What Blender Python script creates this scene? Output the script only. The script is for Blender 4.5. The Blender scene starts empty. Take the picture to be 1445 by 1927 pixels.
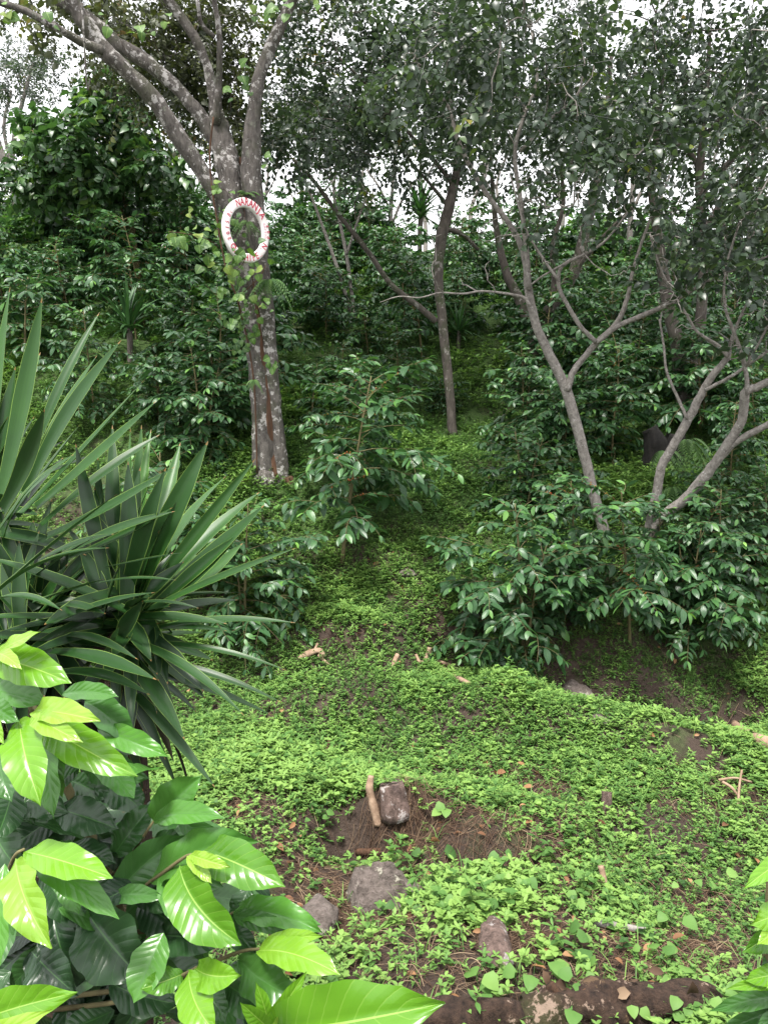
import bpy, math, random
import numpy as np
from mathutils import Matrix, Vector

R = np.random.default_rng(7)
random.seed(7)
scene = bpy.context.scene
COL = scene.collection
rad = math.radians
A = np.array

# ------------------------------------------------------------------ camera model
F_PX, CX, CY = 1512.0, 722.5, 963.5
PITCH = rad(8.0)
CAM = A([0.0, 0.0, 3.0])
FW = A([0, math.cos(PITCH), -math.sin(PITCH)])
UP = A([0, math.sin(PITCH), math.cos(PITCH)])
RT = A([1.0, 0, 0])

def ray(px, py):
    return FW + (px - CX) / F_PX * RT + (CY - py) / F_PX * UP

def P(px, py, Y):
    d = ray(px, py)
    return CAM + d * (Y / d[1])

def m_px(w, Y):
    return w * Y / F_PX

# ------------------------------------------------------------------ terrain
CTRL = [  # picked points of the hillside: where it shows, and how far away it is there
    (850, 1900, 3.6), (1400, 1900, 3.6), (400, 1910, 3.6), (700, 1650, 4.95), (900, 1615, 5.05), (1400, 1600, 5.3),
    (450, 1520, 5.5), (700, 1560, 5.35), (900, 1450, 6.3), (1250, 1480, 6.0), (1445, 1425, 6.55), (1200, 1357, 7.0), (950, 1297, 7.5),
    (1290, 1385, 7.75), (1445, 1370, 7.5), (1100, 1320, 8.0), (1230, 1235, 8.6), (1440, 1290, 8.4), (1445, 1180, 9.2),
    (600, 1275, 7.8), (640, 1200, 8.35), (350, 1250, 8.0), (640, 1060, 9.6), (780, 1130, 8.95), (850, 1190, 8.5), (860, 1260, 8.1),
    (515, 908, 11.0), (780, 960, 10.6), (830, 830, 13.3), (850, 815, 14.0), (1120, 1010, 9.8), (1185, 1205, 8.4),
    (980, 1235, 8.2), (940, 975, 10.5), (1220, 1030, 9.6), (1215, 885, 11.3), (1280, 792, 13.0), (1440, 960, 10.4), (1440, 780, 13.2),
    (300, 1010, 9.8), (300, 690, 14.0), (300, 560, 18), (300, 440, 23.5), (80, 400, 26), (60, 620, 16), (60, 900, 11),
    (850, 640, 17.5), (850, 530, 22), (850, 478, 30), (1150, 600, 19), (1150, 525, 24.5), (1150, 492, 31), (1445, 610, 18), (1445, 500, 30),
    (560, 660, 16), (560, 540, 21), (560, 470, 29),
]
cp = A([P(*c) for c in CTRL])
extra = []
for x in (-2.2, 0, 2.2):
    extra += [(x, 0.0, 1.45), (x, 1.4, 0.75), (x, 2.5, 0.18)]
for x in (-6, 6):
    extra += [(x, 0, 1.4), (x, 3.5, 0.05), (x, 6, 0.0 if x > 0 else 0.3)]
for x in (-9, 9):
    extra += [(x, 9, 0.5 if x > 0 else 1.4)]
for x in (-28, -14, 14, 28):
    s = 1.2 if x < 0 else 0
    extra += [(x, 0, 1.2), (x, 5, 0.5), (x, 11, 1.7 + s), (x, 18, 4.9 + s), (x, 25, 7.2 + s), (x, 33, 8.3 + s)]
for x in (-28, -10, 0, 10, 28):
    extra += [(x, 40, 8.4), (x, 55, 8.4), (x, 70, 8.6), (x, -8, 1.4)]
cp = np.vstack([cp, A(extra, float)])

def _tps(xy, z, lam=0.02):
    n = len(xy)
    r = np.linalg.norm(xy[:, None] - xy[None], axis=2)
    K = np.where(r > 0, r * r * np.log(r + 1e-12), 0) + lam * np.eye(n)
    Q = np.hstack([np.ones((n, 1)), xy])
    M = np.block([[K, Q], [Q.T, np.zeros((3, 3))]])
    return np.linalg.solve(M, np.concatenate([z, np.zeros(3)]))
TW = _tps(cp[:, :2], cp[:, 2])
_ph = R.uniform(0, 6.28, (24, 3)); _an = R.uniform(0, 6.28, 24)
_fr = np.concatenate([R.uniform(0.5, 1.2, 8), R.uniform(2, 4, 8), R.uniform(5, 10, 8)])
_am = np.concatenate([np.full(8, 0.03), np.full(8, 0.016), np.full(8, 0.006)])

def snoise(x, y, k0=0, k1=24):
    o = np.zeros_like(x, dtype=float)
    for i in range(k0, k1):
        o += _am[i] * np.sin(_fr[i] * (x * math.cos(_an[i]) + y * math.sin(_an[i])) + _ph[i, 0] + 1.3 * np.sin(_fr[i] * .6 * (y * math.cos(_an[i]) - x * math.sin(_an[i])) + _ph[i, 1]))
    return o

BUMPS = []   # (x, y, radius x, radius y, height)
def gz(x, y):
    x = np.asarray(x, float); y = np.asarray(y, float)
    sh = x.shape; x = x.ravel(); y = y.ravel()
    out = np.empty(len(x)); n = len(cp)
    for i in range(0, len(x), 20000):
        xs, ys = x[i:i + 20000], y[i:i + 20000]
        r2 = (xs[:, None] - cp[None, :, 0]) ** 2 + (ys[:, None] - cp[None, :, 1]) ** 2
        out[i:i + 20000] = (0.5 * r2 * np.log(r2 + 1e-12)) @ TW[:n] + TW[n] + TW[n + 1] * xs + TW[n + 2] * ys
    out += snoise(x, y)
    for bx, by, rx, ry, h in BUMPS:
        out += h * np.exp(-(((x - bx) / rx) ** 2 + ((y - by) / ry) ** 2) ** 2)
    return out.reshape(sh)

def at(px, py, lo=2.2, hi=60):
    d = ray(px, py)
    ys = np.geomspace(lo, hi, 900)
    p = CAM[None] + d[None] * (ys / d[1])[:, None]
    h = gz(p[:, 0], p[:, 1])
    k = np.argmax(p[:, 2] <= h)
    q = p[k].copy(); q[2] = h[k]
    return q
def gp(x, y, dz=0.0):
    return A([x, y, float(gz(A([x]), A([y]))[0]) + dz])

for px, py, rx, ry, h in [(655, 1195, .75, .22, .16), (745, 1245, .5, .3, .05), (900, 1610, .55, .16, -.12), (690, 1580, .42, .2, -.26), (760, 1318, .9, .4, .10), (1000, 1335, .8, .35, .13), (1220, 1385, .8, .32, .13), (1430, 1440, .8, .3, .12), (1000, 1560, .6, .3, .07), (1270, 1362, .95, .25, -.24), (1420, 1370, .5, .2, -.15), (560, 1330, .6, .35, .08), (1050, 1290, .5, .2, -.1),
                          (660, 1590, .15, .12, -.1), (850, 1215, .35, .3, -.24), (745, 1520, .25, .2, .12), (600, 1420, .5, .1, -.05), (830, 1470, .5, .12, -.07)]:
    q = at(px, py); BUMPS.append((q[0], q[1], rx, ry, h))

# ------------------------------------------------------------------ object helpers
def link(o, parent=None):
    COL.objects.link(o)
    if parent is not None: o.parent = parent
    return o
def tag(o, label=None, cat=None, group=None, kind=None):
    if label: o['label'] = label
    if cat: o['category'] = cat
    if group: o['group'] = group
    if kind: o['kind'] = kind
    return o
def thing(name, label, cat, loc, group=None, rz=0.0):
    o = bpy.data.objects.new(name, None)
    o.empty_display_size = 0.2
    o.location = [float(c) for c in loc]; o.rotation_euler = (0, 0, rz)
    link(o)
    return tag(o, label, cat, group)
def copy_tree(root, loc, rz, sc, label, group=None):
    r = root.copy(); COL.objects.link(r)
    r.location = [float(c) for c in loc]; r.rotation_euler = (0, 0, rz); r.scale = (sc, sc, sc)
    r['label'] = label
    if group: r['group'] = group
    elif 'group' in r: del r['group']
    for ch in list(root.children):
        c = ch.copy(); COL.objects.link(c); c.parent = r
        for g in list(ch.children):
            d = g.copy(); COL.objects.link(d); d.parent = c
    return r

class Batch:
    def __init__(s):
        s.v = []; s.l = []; s.t = []; s.a = []; s.uv = []; s.n = 0
    def add(s, v, loops, tot, tint=0.5, uv=None):
        v = np.asarray(v, float)
        s.v.append(v); s.l.append(np.asarray(loops) + s.n); s.t.append(np.asarray(tot))
        s.a.append(np.broadcast_to(np.asarray(tint, float), (len(v),)))
        s.uv.append(np.zeros((len(v), 2)) if uv is None else uv)
        s.n += len(v)
    def scatter(s, T, M, pos, tint):
        """T template dict, M (N,3,3), pos (N,3), tint (N,)"""
        N = len(pos); V = len(T['v'])
        if N == 0: return
        v = np.einsum('nij,vj->nvi', M, T['v']) + pos[:, None]
        lo = (T['l'][None] + (np.arange(N) * V)[:, None]).ravel()
        ti = (np.asarray(tint)[:, None] + T['a'][None]).ravel()
        s.v.append(v.reshape(-1, 3)); s.l.append(lo + s.n); s.t.append(np.tile(T['t'], N))
        s.a.append(ti); s.uv.append(np.tile(T['uv'], (N, 1))); s.n += N * V
    def template(s):
        return dict(v=np.vstack(s.v), l=np.concatenate(s.l), t=np.concatenate(s.t), a=np.concatenate(s.a), uv=np.vstack(s.uv))
    def mesh(s, name, mat, origin=None, smooth=True):
        v = np.vstack(s.v)
        if origin is not None: v = v - A(origin)[None]
        l = np.concatenate(s.l).astype(np.int32); t = np.concatenate(s.t).astype(np.int32)
        me = bpy.data.meshes.new(name)
        me.vertices.add(len(v)); me.vertices.foreach_set('co', v.astype(np.float32).ravel())
        me.loops.add(len(l)); me.loops.foreach_set('vertex_index', l)
        st = np.concatenate([[0], np.cumsum(t)[:-1]]).astype(np.int32)
        me.polygons.add(len(t)); me.polygons.foreach_set('loop_start', st); me.polygons.foreach_set('loop_total', t)
        at_ = me.attributes.new('tint', 'FLOAT', 'POINT'); at_.data.foreach_set('value', np.concatenate(s.a).astype(np.float32))
        uvl = me.uv_layers.new(name='UVMap'); uvl.data.foreach_set('uv', np.vstack(s.uv)[l].astype(np.float32).ravel())
        me.polygons.foreach_set('use_smooth', np.full(len(t), smooth))
        me.materials.append(mat)
        me.update(calc_edges=True); me.validate()
        return me
    def part(s, name, mat, parent=None, smooth=True, label=None):
        org = None if parent is None else list(abs_loc(parent))
        o = bpy.data.objects.new(name, s.mesh(name, mat, org, smooth))
        link(o, parent)
        if label: o['label'] = label
        return o
def abs_loc(o):
    p = Vector((0, 0, 0))
    while o is not None:
        p = p + Vector(o.location); o = o.parent
    return p

def grid_faces(nr, nc, wrap=False):
    i = np.arange(nr - 1)[:, None]; j = np.arange(nc if wrap else nc - 1)[None]
    j2 = (j + 1) % nc
    q = np.stack([np.broadcast_to(i * nc + j, (nr - 1, j.shape[1])), i * nc + j2, (i + 1) * nc + j2, (i + 1) * nc + j], axis=-1)
    q = q.reshape(-1, 4)
    return q.ravel(), np.full(len(q), 4)

def unit(v):
    v = np.asarray(v, float); return v / (np.linalg.norm(v, axis=-1, keepdims=True) + 1e-12)

def cr(pts, n):
    """Catmull-Rom through pts, n samples per span"""
    p = np.asarray(pts, float)
    if len(p) == 2: return p[0] + (p[1] - p[0]) * np.linspace(0, 1, n + 1)[:, None]
    q = np.vstack([2 * p[0] - p[1], p, 2 * p[-1] - p[-2]])
    out = []
    t = np.linspace(0, 1, n, endpoint=False)[:, None]
    for i in range(1, len(q) - 2):
        a, b, c, d = q[i - 1:i + 3]
        out.append(0.5 * (2 * b + (c - a) * t + (2 * a - 5 * b + 4 * c - d) * t ** 2 + (3 * b - a - 3 * c + d) * t ** 3))
    out.append(p[-1][None])
    return np.vstack(out)

def tube(B, pts, rr, sides=8, rough=0.0, tint=0.5, cap=True):
    p = np.asarray(pts, float); n = len(p)
    rr = np.broadcast_to(np.asarray(rr, float), (n,))
    t = unit(np.gradient(p, axis=0))
    ref = A([1.0, 0, 0]) if abs(t[0, 0]) < 0.8 else A([0, 1.0, 0])
    nn = np.empty((n, 3)); a = unit(np.cross(t[0], ref)); nn[0] = a
    for i in range(1, n):
        a = nn[i - 1] - t[i] * np.dot(nn[i - 1], t[i]); nn[i] = a / (np.linalg.norm(a) + 1e-9)
    bb = np.cross(t, nn)
    th = np.linspace(0, 2 * np.pi, sides, endpoint=False)
    rad_ = rr[:, None] * np.ones((1, sides))
    if rough:
        k = np.arange(n)[:, None]
        s = R.uniform(0, 6, 6)
        rad_ = rad_ * (1 + rough * (np.sin(2 * th[None] + k * .31 + s[0]) * .5 + np.sin(3 * th[None] - k * .47 + s[1]) * .5 + np.sin(5 * th[None] + k * .9 + s[2]) * .3 + np.sin(k * .8 + s[3]) * .4)
                       + R.normal(0, rough * .18, (n, sides)))
    v = p[:, None] + rad_[..., None] * (np.cos(th)[None, :, None] * nn[:, None] + np.sin(th)[None, :, None] * bb[:, None])
    l, tt = grid_faces(n, sides, True)
    uv = np.stack(np.broadcast_arrays(th[None] / 6.283, np.arange(n)[:, None] / max(n - 1, 1)), -1).reshape(-1, 2)
    v = v.reshape(-1, 3)
    if cap:
        l = np.concatenate([l, np.arange(sides)[::-1], np.arange(sides) + (n - 1) * sides]); tt = np.concatenate([tt, [sides, sides]])
    B.add(v, l, tt, tint, uv)

# leaf outline: half width (0..1) along the length
def w_coffee(t):
    w = (t ** 0.75) * ((1 - t) ** 0.8); w = w / w.max()
    return np.where(t > 0.86, w * (0.35 + 0.65 * np.clip((1 - t) / 0.14, 0, 1) ** 0.8), w)
def w_ovate(t):
    w = (np.clip(t, 0, 1) ** 0.45) * ((1 - t) ** 0.85); return w / w.max()
def w_lance(t):
    w = (t ** 0.8) * ((1 - t) ** 0.9); return w / w.max()
def w_heart(t):
    w = (np.clip(t, 0, 1) ** 0.3) * ((1 - t) ** 0.75); return w / w.max()

def leaf_tmpl(L, Wd, nl=4, nw=1, wf=w_coffee, fold=0.25, droop=0.25, wave=0.0, petiole=0.0):
    """leaf along +Y, normal +Z"""
    t = np.linspace(0, 1, nl + 1); w = np.maximum(wf(t), 0.03) * Wd / 2
    u = np.linspace(-1, 1, 2 * nw + 1)
    x = u[None] * w[:, None]
    z = fold * np.abs(x) - droop * L * (t[:, None] ** 2) + wave * L * np.sin(t[:, None] * 9 + u[None] * 1.5) * np.abs(u[None])
    y = (petiole + L * (t - 0.12 * t ** 3 * droop))[:, None] + 0 * x
    v = np.stack([x, y, z], -1).reshape(-1, 3)
    l, tt = grid_faces(nl + 1, 2 * nw + 1)
    uv = np.stack(np.broadcast_arrays((u[None] + 1) / 2, t[:, None]), -1).reshape(-1, 2)
    return dict(v=v, l=l, t=tt, a=np.zeros(len(v)), uv=uv)

def frames(d, up, roll=None):
    """(N,3,3) matrices with column 1 = d, column 2 ~ up"""
    d = unit(d); x = unit(np.cross(d, up)); z = np.cross(x, d)
    if roll is not None:
        c, s = np.cos(roll)[:, None], np.sin(roll)[:, None]
        x, z = x * c + z * s, z * c - x * s
    return np.stack([x, d, z], -1)

# ------------------------------------------------------------------ materials
def nt(name):
    m = bpy.data.materials.new(name); m.use_nodes = True
    n = m.node_tree.nodes; n.clear()
    o = n.new('ShaderNodeOutputMaterial')
    return m, n, m.node_tree.links, o
def ramp(n, stops):
    r = n.new('ShaderNodeValToRGB'); e = r.color_ramp.elements
    e[0].position, e[0].color = stops[0][0], (*stops[0][1], 1)
    e[1].position, e[1].color = stops[-1][0], (*stops[-1][1], 1)
    for p, c in stops[1:-1]:
        k = e.new(p); k.color = (*c, 1)
    return r
def mth(n, L, op, a, b=None):
    m = n.new('ShaderNodeMath'); m.operation = op
    for i, q in enumerate((a, b)):
        if q is None: continue
        if isinstance(q, (int, float)): m.inputs[i].default_value = q
        else: L.new(q, m.inputs[i])
    return m.outputs[0]
def mixc(n, L, fac, a, b, bt='MIX'):
    m = n.new('ShaderNodeMix'); m.data_type = 'RGBA'; m.blend_type = bt
    for s, q in ((m.inputs[0], fac), (m.inputs[6], a), (m.inputs[7], b)):
        if isinstance(q, (int, float)): s.default_value = q
        elif isinstance(q, tuple): s.default_value = (*q, 1)
        else: L.new(q, s)
    return m.outputs[2]
def noise(n, L, co, scale, detail=4, rough=.6):
    t = n.new('ShaderNodeTexNoise'); t.inputs['Scale'].default_value = scale; t.inputs['Detail'].default_value = detail; t.inputs['Roughness'].default_value = rough
    if co is not None: L.new(co, t.inputs['Vector'])
    return t.outputs['Fac']

def leaf_mat(name, stops, rough=.4, trans=.25, tcol=1.6, veins=0, rib=(0.25, 0.4, 0.12), ribw=.05, spots=0.0, stripes=False, edge=None, spec=.5, blotch=None):
    m, n, L, out = nt(name)
    at_ = n.new('ShaderNodeAttribute'); at_.attribute_name = 'tint'
    tc = n.new('ShaderNodeTexCoord')
    nz = noise(n, L, tc.outputs['Object'], 9, 3)
    f = mth(n, L, 'ADD', at_.outputs['Fac'], mth(n, L, 'MULTIPLY', mth(n, L, 'SUBTRACT', nz, .5), .3))
    r = ramp(n, stops); L.new(f, r.inputs[0]); col = r.outputs[0]
    sep = n.new('ShaderNodeSeparateXYZ'); L.new(tc.outputs['UV'], sep.inputs[0])
    au = mth(n, L, 'MULTIPLY', mth(n, L, 'ABSOLUTE', mth(n, L, 'SUBTRACT', sep.outputs[0], .5)), 2)
    bumph = None
    if veins:
        s = mth(n, L, 'SUBTRACT', mth(n, L, 'MULTIPLY', sep.outputs[1], veins), mth(n, L, 'MULTIPLY', au, 1.6))
        wv = mth(n, L, 'ABSOLUTE', mth(n, L, 'SUBTRACT', mth(n, L, 'FRACT', s), .5))
        side = mth(n, L, 'GREATER_THAN', wv, .462)
        col = mixc(n, L, mth(n, L, 'MULTIPLY', side, .16), col, rib)
        mid = mth(n, L, 'LESS_THAN', au, ribw)
        col = mixc(n, L, mth(n, L, 'MULTIPLY', mid, .7), col, rib)
        bumph = mth(n, L, 'MULTIPLY', mth(n, L, 'POWER', mth(n, L, 'SUBTRACT', 1.0, mth(n, L, 'MULTIPLY', wv, 2)), .6), mth(n, L, 'MINIMUM', mth(n, L, 'MULTIPLY', au, 3.0), 1.0))
    if stripes:
        w = n.new('ShaderNodeTexNoise'); w.inputs['Scale'].default_value = 1; w.inputs['Detail'].default_value = 3
        mp = n.new('ShaderNodeMapping'); mp.inputs['Scale'].default_value = (26, .7, 1); L.new(tc.outputs['UV'], mp.inputs[0]); L.new(mp.outputs[0], w.inputs['Vector'])
        col = mixc(n, L, mth(n, L, 'MULTIPLY', w.outputs['Fac'], .55), col, (0.01, 0.03, 0.012))
        bumph = w.outputs['Fac']
    if edge:
        e = mth(n, L, 'GREATER_THAN', au, .95); col = mixc(n, L, mth(n, L, 'MULTIPLY', e, .7), col, edge)
        tp = mth(n, L, 'GREATER_THAN', sep.outputs[1], .975); col = mixc(n, L, mth(n, L, 'MULTIPLY', tp, .8), col, (.22, .12, .04))
    if blotch:
        b2 = noise(n, L, tc.outputs['Object'], blotch[0], 4, .7)
        rr = ramp(n, [(blotch[1], (0, 0, 0)), (blotch[1] + .04, (1, 1, 1))]); L.new(b2, rr.inputs[0])
        col = mixc(n, L, mth(n, L, 'MULTIPLY', rr.outputs[0], .7), col, blotch[2])
    pb = n.new('ShaderNodeBsdfPrincipled'); L.new(col, pb.inputs['Base Color'])
    pb.inputs['Roughness'].default_value = rough; pb.inputs['Specular IOR Level'].default_value = spec
    if bumph is not None:
        b = n.new('ShaderNodeBump'); b.inputs['Strength'].default_value = .22 if veins else .25; b.inputs['Distance'].default_value = .004 if veins else .001
        L.new(bumph, b.inputs['Height']); L.new(b.outputs[0], pb.inputs['Normal'])
    if trans > 0:
        tr = n.new('ShaderNodeBsdfTranslucent')
        L.new(mixc(n, L, 1.0, col, (tcol, tcol * 1.05, tcol * .6), 'MULTIPLY'), tr.inputs[0])
        mx = n.new('ShaderNodeMixShader'); mx.inputs[0].default_value = trans
        L.new(pb.outputs[0], mx.inputs[1]); L.new(tr.outputs[0], mx.inputs[2]); L.new(mx.outputs[0], out.inputs[0])
    else: L.new(pb.outputs[0], out.inputs[0])
    return m

def bark_mat(name, c0, c1, lichen, lth=.56, ls=14, zs=.35, rough=.9, scale=16, bump=.02, l2=None, moss=None):
    m, n, L, out = nt(name)
    tc = n.new('ShaderNodeTexCoord')
    mp = n.new('ShaderNodeMapping'); mp.inputs['Scale'].default_value = (1, 1, zs); L.new(tc.outputs['Object'], mp.inputs[0])
    a = noise(n, L, mp.outputs[0], scale, 8, .7)
    r = ramp(n, [(.3, c0), (.7, c1)]); L.new(a, r.inputs[0]); col = r.outputs[0]
    if moss:
        mo = noise(n, L, tc.outputs['Object'], 2.6, 5, .65); rr = ramp(n, [(.5, (0, 0, 0)), (.62, (1, 1, 1))]); L.new(mo, rr.inputs[0])
        col = mixc(n, L, mth(n, L, 'MULTIPLY', rr.outputs[0], .6), col, moss)
    if lichen:
        b = noise(n, L, tc.outputs['Object'], ls, 7, .72); lo = noise(n, L, tc.outputs['Object'], ls * .22, 3, .5)
        b = mth(n, L, 'ADD', b, mth(n, L, 'MULTIPLY', mth(n, L, 'SUBTRACT', lo, .5), .45)); rr = ramp(n, [(lth, (0, 0, 0)), (lth + .04, (1, 1, 1))]); L.new(b, rr.inputs[0])
        col = mixc(n, L, mth(n, L, 'MULTIPLY', rr.outputs[0], .85), col, lichen)
    if l2:
        b = noise(n, L, tc.outputs['Object'], ls * .33, 6, .75); rr = ramp(n, [(.6, (0, 0, 0)), (.64, (1, 1, 1))]); L.new(b, rr.inputs[0])
        col = mixc(n, L, mth(n, L, 'MULTIPLY', rr.outputs[0], .7), col, l2)
    pb = n.new('ShaderNodeBsdfPrincipled'); L.new(col, pb.inputs['Base Color']); pb.inputs['Roughness'].default_value = rough; pb.inputs['Specular IOR Level'].default_value = .25
    bp = n.new('ShaderNodeBump'); bp.inputs['Strength'].default_value = .8; bp.inputs['Distance'].default_value = bump
    a2 = noise(n, L, mp.outputs[0], scale * 2.5, 8, .75)
    L.new(mth(n, L, 'ADD', a, mth(n, L, 'MULTIPLY', a2, .5)), bp.inputs['Height']); L.new(bp.outputs[0], pb.inputs['Normal'])
    L.new(pb.outputs[0], out.inputs[0])
    return m

G_ = leaf_mat
M = {}
M['coffee'] = G_('coffee_leaf', [(0, (.018, .043, .020)), (.42, (.038, .098, .036)), (.75, (.085, .20, .045)), (1, (.16, .32, .055))], rough=.35, trans=.18, veins=9, rib=(.07, .14, .05), ribw=.04, spec=.42)
M['hero_old'] = G_('coffee_leaf_mature', [(0, (.014, .036, .016)), (.5, (.034, .10, .022)), (1, (.07, .20, .025))], rough=.28, trans=.14, veins=9, rib=(.06, .15, .04), ribw=.028, spec=.42, blotch=(16, .74, (.10, .07, .02)))
M['hero_new'] = G_('coffee_leaf_young', [(0, (.055, .165, .012)), (.45, (.12, .275, .016)), (1, (.23, .37, .045))], rough=.27, trans=.22, veins=10, rib=(.30, .44, .10), ribw=.03, spec=.5, blotch=(20, .735, (.16, .12, .03)))
M['yucca'] = G_('yucca_blade', [(0, (.006, .020, .006)), (.5, (.020, .070, .010)), (1, (.065, .19, .02))], rough=.38, trans=.08, stripes=True, edge=(.22, .34, .07), spec=.38)
M['rosette'] = G_('rosette_blade', [(0, (.015, .045, .015)), (1, (.05, .14, .03))], rough=.4, trans=.12)
M['cover'] = G_('ground_cover_leaf', [(0, (.028, .07, .018)), (.5, (.078, .17, .038)), (1, (.18, .30, .07))], rough=.55, trans=.22, spec=.22)
M['canopy'] = G_('shade_leaf', [(0, (.016, .028, .018)), (.5, (.036, .060, .034)), (.8, (.065, .105, .04)), (.93, (.13, .17, .03)), (1, (.22, .15, .03))], rough=.36, trans=.30, spec=.5)
M['ringleaf'] = G_('ring_tree_leaf', [(0, (.03, .04, .02)), (.5, (.065, .08, .03)), (.8, (.12, .15, .04)), (1, (.17, .11, .06))], rough=.5, trans=.28)
M['lush'] = G_('lush_leaf', [(0, (.022, .055, .022)), (.6, (.05, .115, .032)), (1, (.20, .32, .06))], rough=.36, trans=.25)
M['lightleaf'] = G_('light_shrub_leaf', [(0, (.025, .07, .02)), (.6, (.07, .17, .035)), (1, (.20, .33, .07))], rough=.4, trans=.25)
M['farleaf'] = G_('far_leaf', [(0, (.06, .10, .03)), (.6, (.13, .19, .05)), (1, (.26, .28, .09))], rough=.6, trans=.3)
M['vine'] = G_('vine_leaf', [(0, (.03, .08, .02)), (.5, (.09, .18, .03)), (1, (.27, .27, .06))], rough=.5, trans=.25, veins=6, rib=(.25, .38, .1))
M['fern'] = G_('fern_frond', [(0, (.03, .09, .02)), (1, (.12, .22, .05))], rough=.55, trans=.2)
M['straw'] = G_('dead_grass_blade', [(0, (.045, .026, .018)), (.5, (.12, .075, .048)), (1, (.31, .23, .15))], rough=.85, trans=0, spec=.2)
M['litter'] = G_('dead_leaf', [(0, (.09, .04, .02)), (.5, (.22, .11, .05)), (1, (.30, .18, .09))], rough=.7, trans=.1, spec=.3)
M['dead_blade'] = G_('withered_blade', [(0, (.018, .02, .014)), (.6, (.05, .045, .028)), (1, (.13, .10, .06))], rough=.7, trans=.05, spec=.2)
M['berry'] = G_('coffee_cherry', [(0, (.10, .16, .02)), (.5, (.3, .1, .01)), (1, (.35, .02, .01))], rough=.3, trans=0)
M['bark_ring'] = bark_mat('lichen_bark', (.04, .036, .032), (.175, .157, .142), (.44, .42, .40), lth=.56, ls=13, scale=22, bump=.05, l2=(.20, .21, .165), moss=(.05, .055, .03))
M['bark_brown'] = bark_mat('peeled_bark', (.03, .018, .012), (.13, .068, .040), None, zs=.15, scale=20, bump=.03)
M['bark_pale'] = bark_mat('pale_bark', (.09, .08, .07), (.31, .285, .26), (.40, .385, .365), lth=.62, ls=42, scale=26, zs=.8, bump=.012, l2=(.09, .08, .06))
M['bark_dark'] = bark_mat('dark_bark', (.04, .034, .029), (.14, .12, .104), (.27, .25, .23), lth=.6, ls=12, bump=.02, moss=(.04, .06, .02))
M['twig'] = bark_mat('green_twig', (.07, .06, .03), (.17, .15, .07), None, bump=.003)
M['log'] = bark_mat('rotting_bark', (.010, .007, .006), (.085, .052, .036), (.34, .25, .19), lth=.575, ls=13, zs=1, scale=24, bump=.06, l2=(.17, .11, .06), moss=(.05, .055, .02))
M['dead_wood'] = bark_mat('weathered_wood', (.16, .10, .065), (.38, .27, .19), None, zs=1, scale=12, bump=.012)
M['stumpwood'] = bark_mat('stump_bark', (.035, .024, .019), (.25, .175, .15), (.46, .42, .40), lth=.58, ls=14, zs=.4, scale=22, bump=.06)
M['char'] = bark_mat('charred_wood', (.004, .004, .004), (.02, .018, .016), None, bump=.03)
M['rock'] = bark_mat('lichen_rock', (.06, .048, .040), (.23, .19, .17), (.40, .38, .31), lth=.57, ls=10, zs=1, scale=16, bump=.06, l2=(.09, .075, .06), moss=(.05, .06, .03))
def flat_mat(name, col, rough=.6, var=.15, sc=20):
    m, n, L, out = nt(name)
    tc = n.new('ShaderNodeTexCoord'); nz = noise(n, L, tc.outputs['Object'], sc, 6, .7)
    c = mixc(n, L, mth(n, L, 'MULTIPLY', nz, var * 2), col, tuple(q * .5 for q in col))
    pb = n.new('ShaderNodeBsdfPrincipled'); L.new(c, pb.inputs['Base Color']); pb.inputs['Roughness'].default_value = rough
    L.new(pb.outputs[0], out.inputs[0]); return m
M['white'] = bark_mat('grimy_white_paint', (.60, .55, .53), (.80, .77, .77), (.36, .31, .26), lth=.66, ls=9, zs=1, rough=.55, scale=7, bump=.004, l2=(.62, .58, .54))
M['red'] = flat_mat('red_paint', (.42, .03, .06), .5, .15, 60)
M['pink'] = flat_mat('faded_red_paint', (.62, .30, .40), .6, .1, 60)
M['iron'] = flat_mat('rusty_iron', (.09, .05, .035), .7, .3)

def soil_mat():
    m, n, L, out = nt('soil')
    tc = n.new('ShaderNodeTexCoord')
    a = noise(n, L, tc.outputs['Object'], 3.0, 8, .7); b = noise(n, L, tc.outputs['Object'], 26, 6, .7)
    r = ramp(n, [(.25, (.022, .016, .013)), (.5, (.052, .037, .029)), (.8, (.11, .082, .064))]); L.new(mth(n, L, 'ADD', mth(n, L, 'MULTIPLY', a, .6), mth(n, L, 'MULTIPLY', b, .4)), r.inputs[0])
    g = noise(n, L, tc.outputs['Object'], 1.1, 6, .65)
    at_ = n.new('ShaderNodeAttribute'); at_.attribute_name = 'tint'
    rr = ramp(n, [(.42, (0, 0, 0)), (.6, (1, 1, 1))]); L.new(mth(n, L, 'ADD', mth(n, L, 'SUBTRACT', g, .5), at_.outputs['Fac']), rr.inputs[0])
    gr = ramp(n, [(.3, (.02, .045, .012)), (.7, (.06, .12, .025))]); L.new(b, gr.inputs[0])
    col = mixc(n, L, mth(n, L, 'MULTIPLY', rr.outputs[0], .85), r.outputs[0], gr.outputs[0])
    pb = n.new('ShaderNodeBsdfPrincipled'); L.new(col, pb.inputs['Base Color']); pb.inputs['Roughness'].default_value = .9; pb.inputs['Specular IOR Level'].default_value = .2
    bp = n.new('ShaderNodeBump'); bp.inputs['Strength'].default_value = 1; bp.inputs['Distance'].default_value = .03
    L.new(mth(n, L, 'ADD', b, a), bp.inputs['Height']); L.new(bp.outputs[0], pb.inputs['Normal'])
    L.new(pb.outputs[0], out.inputs[0]); return m

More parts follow.
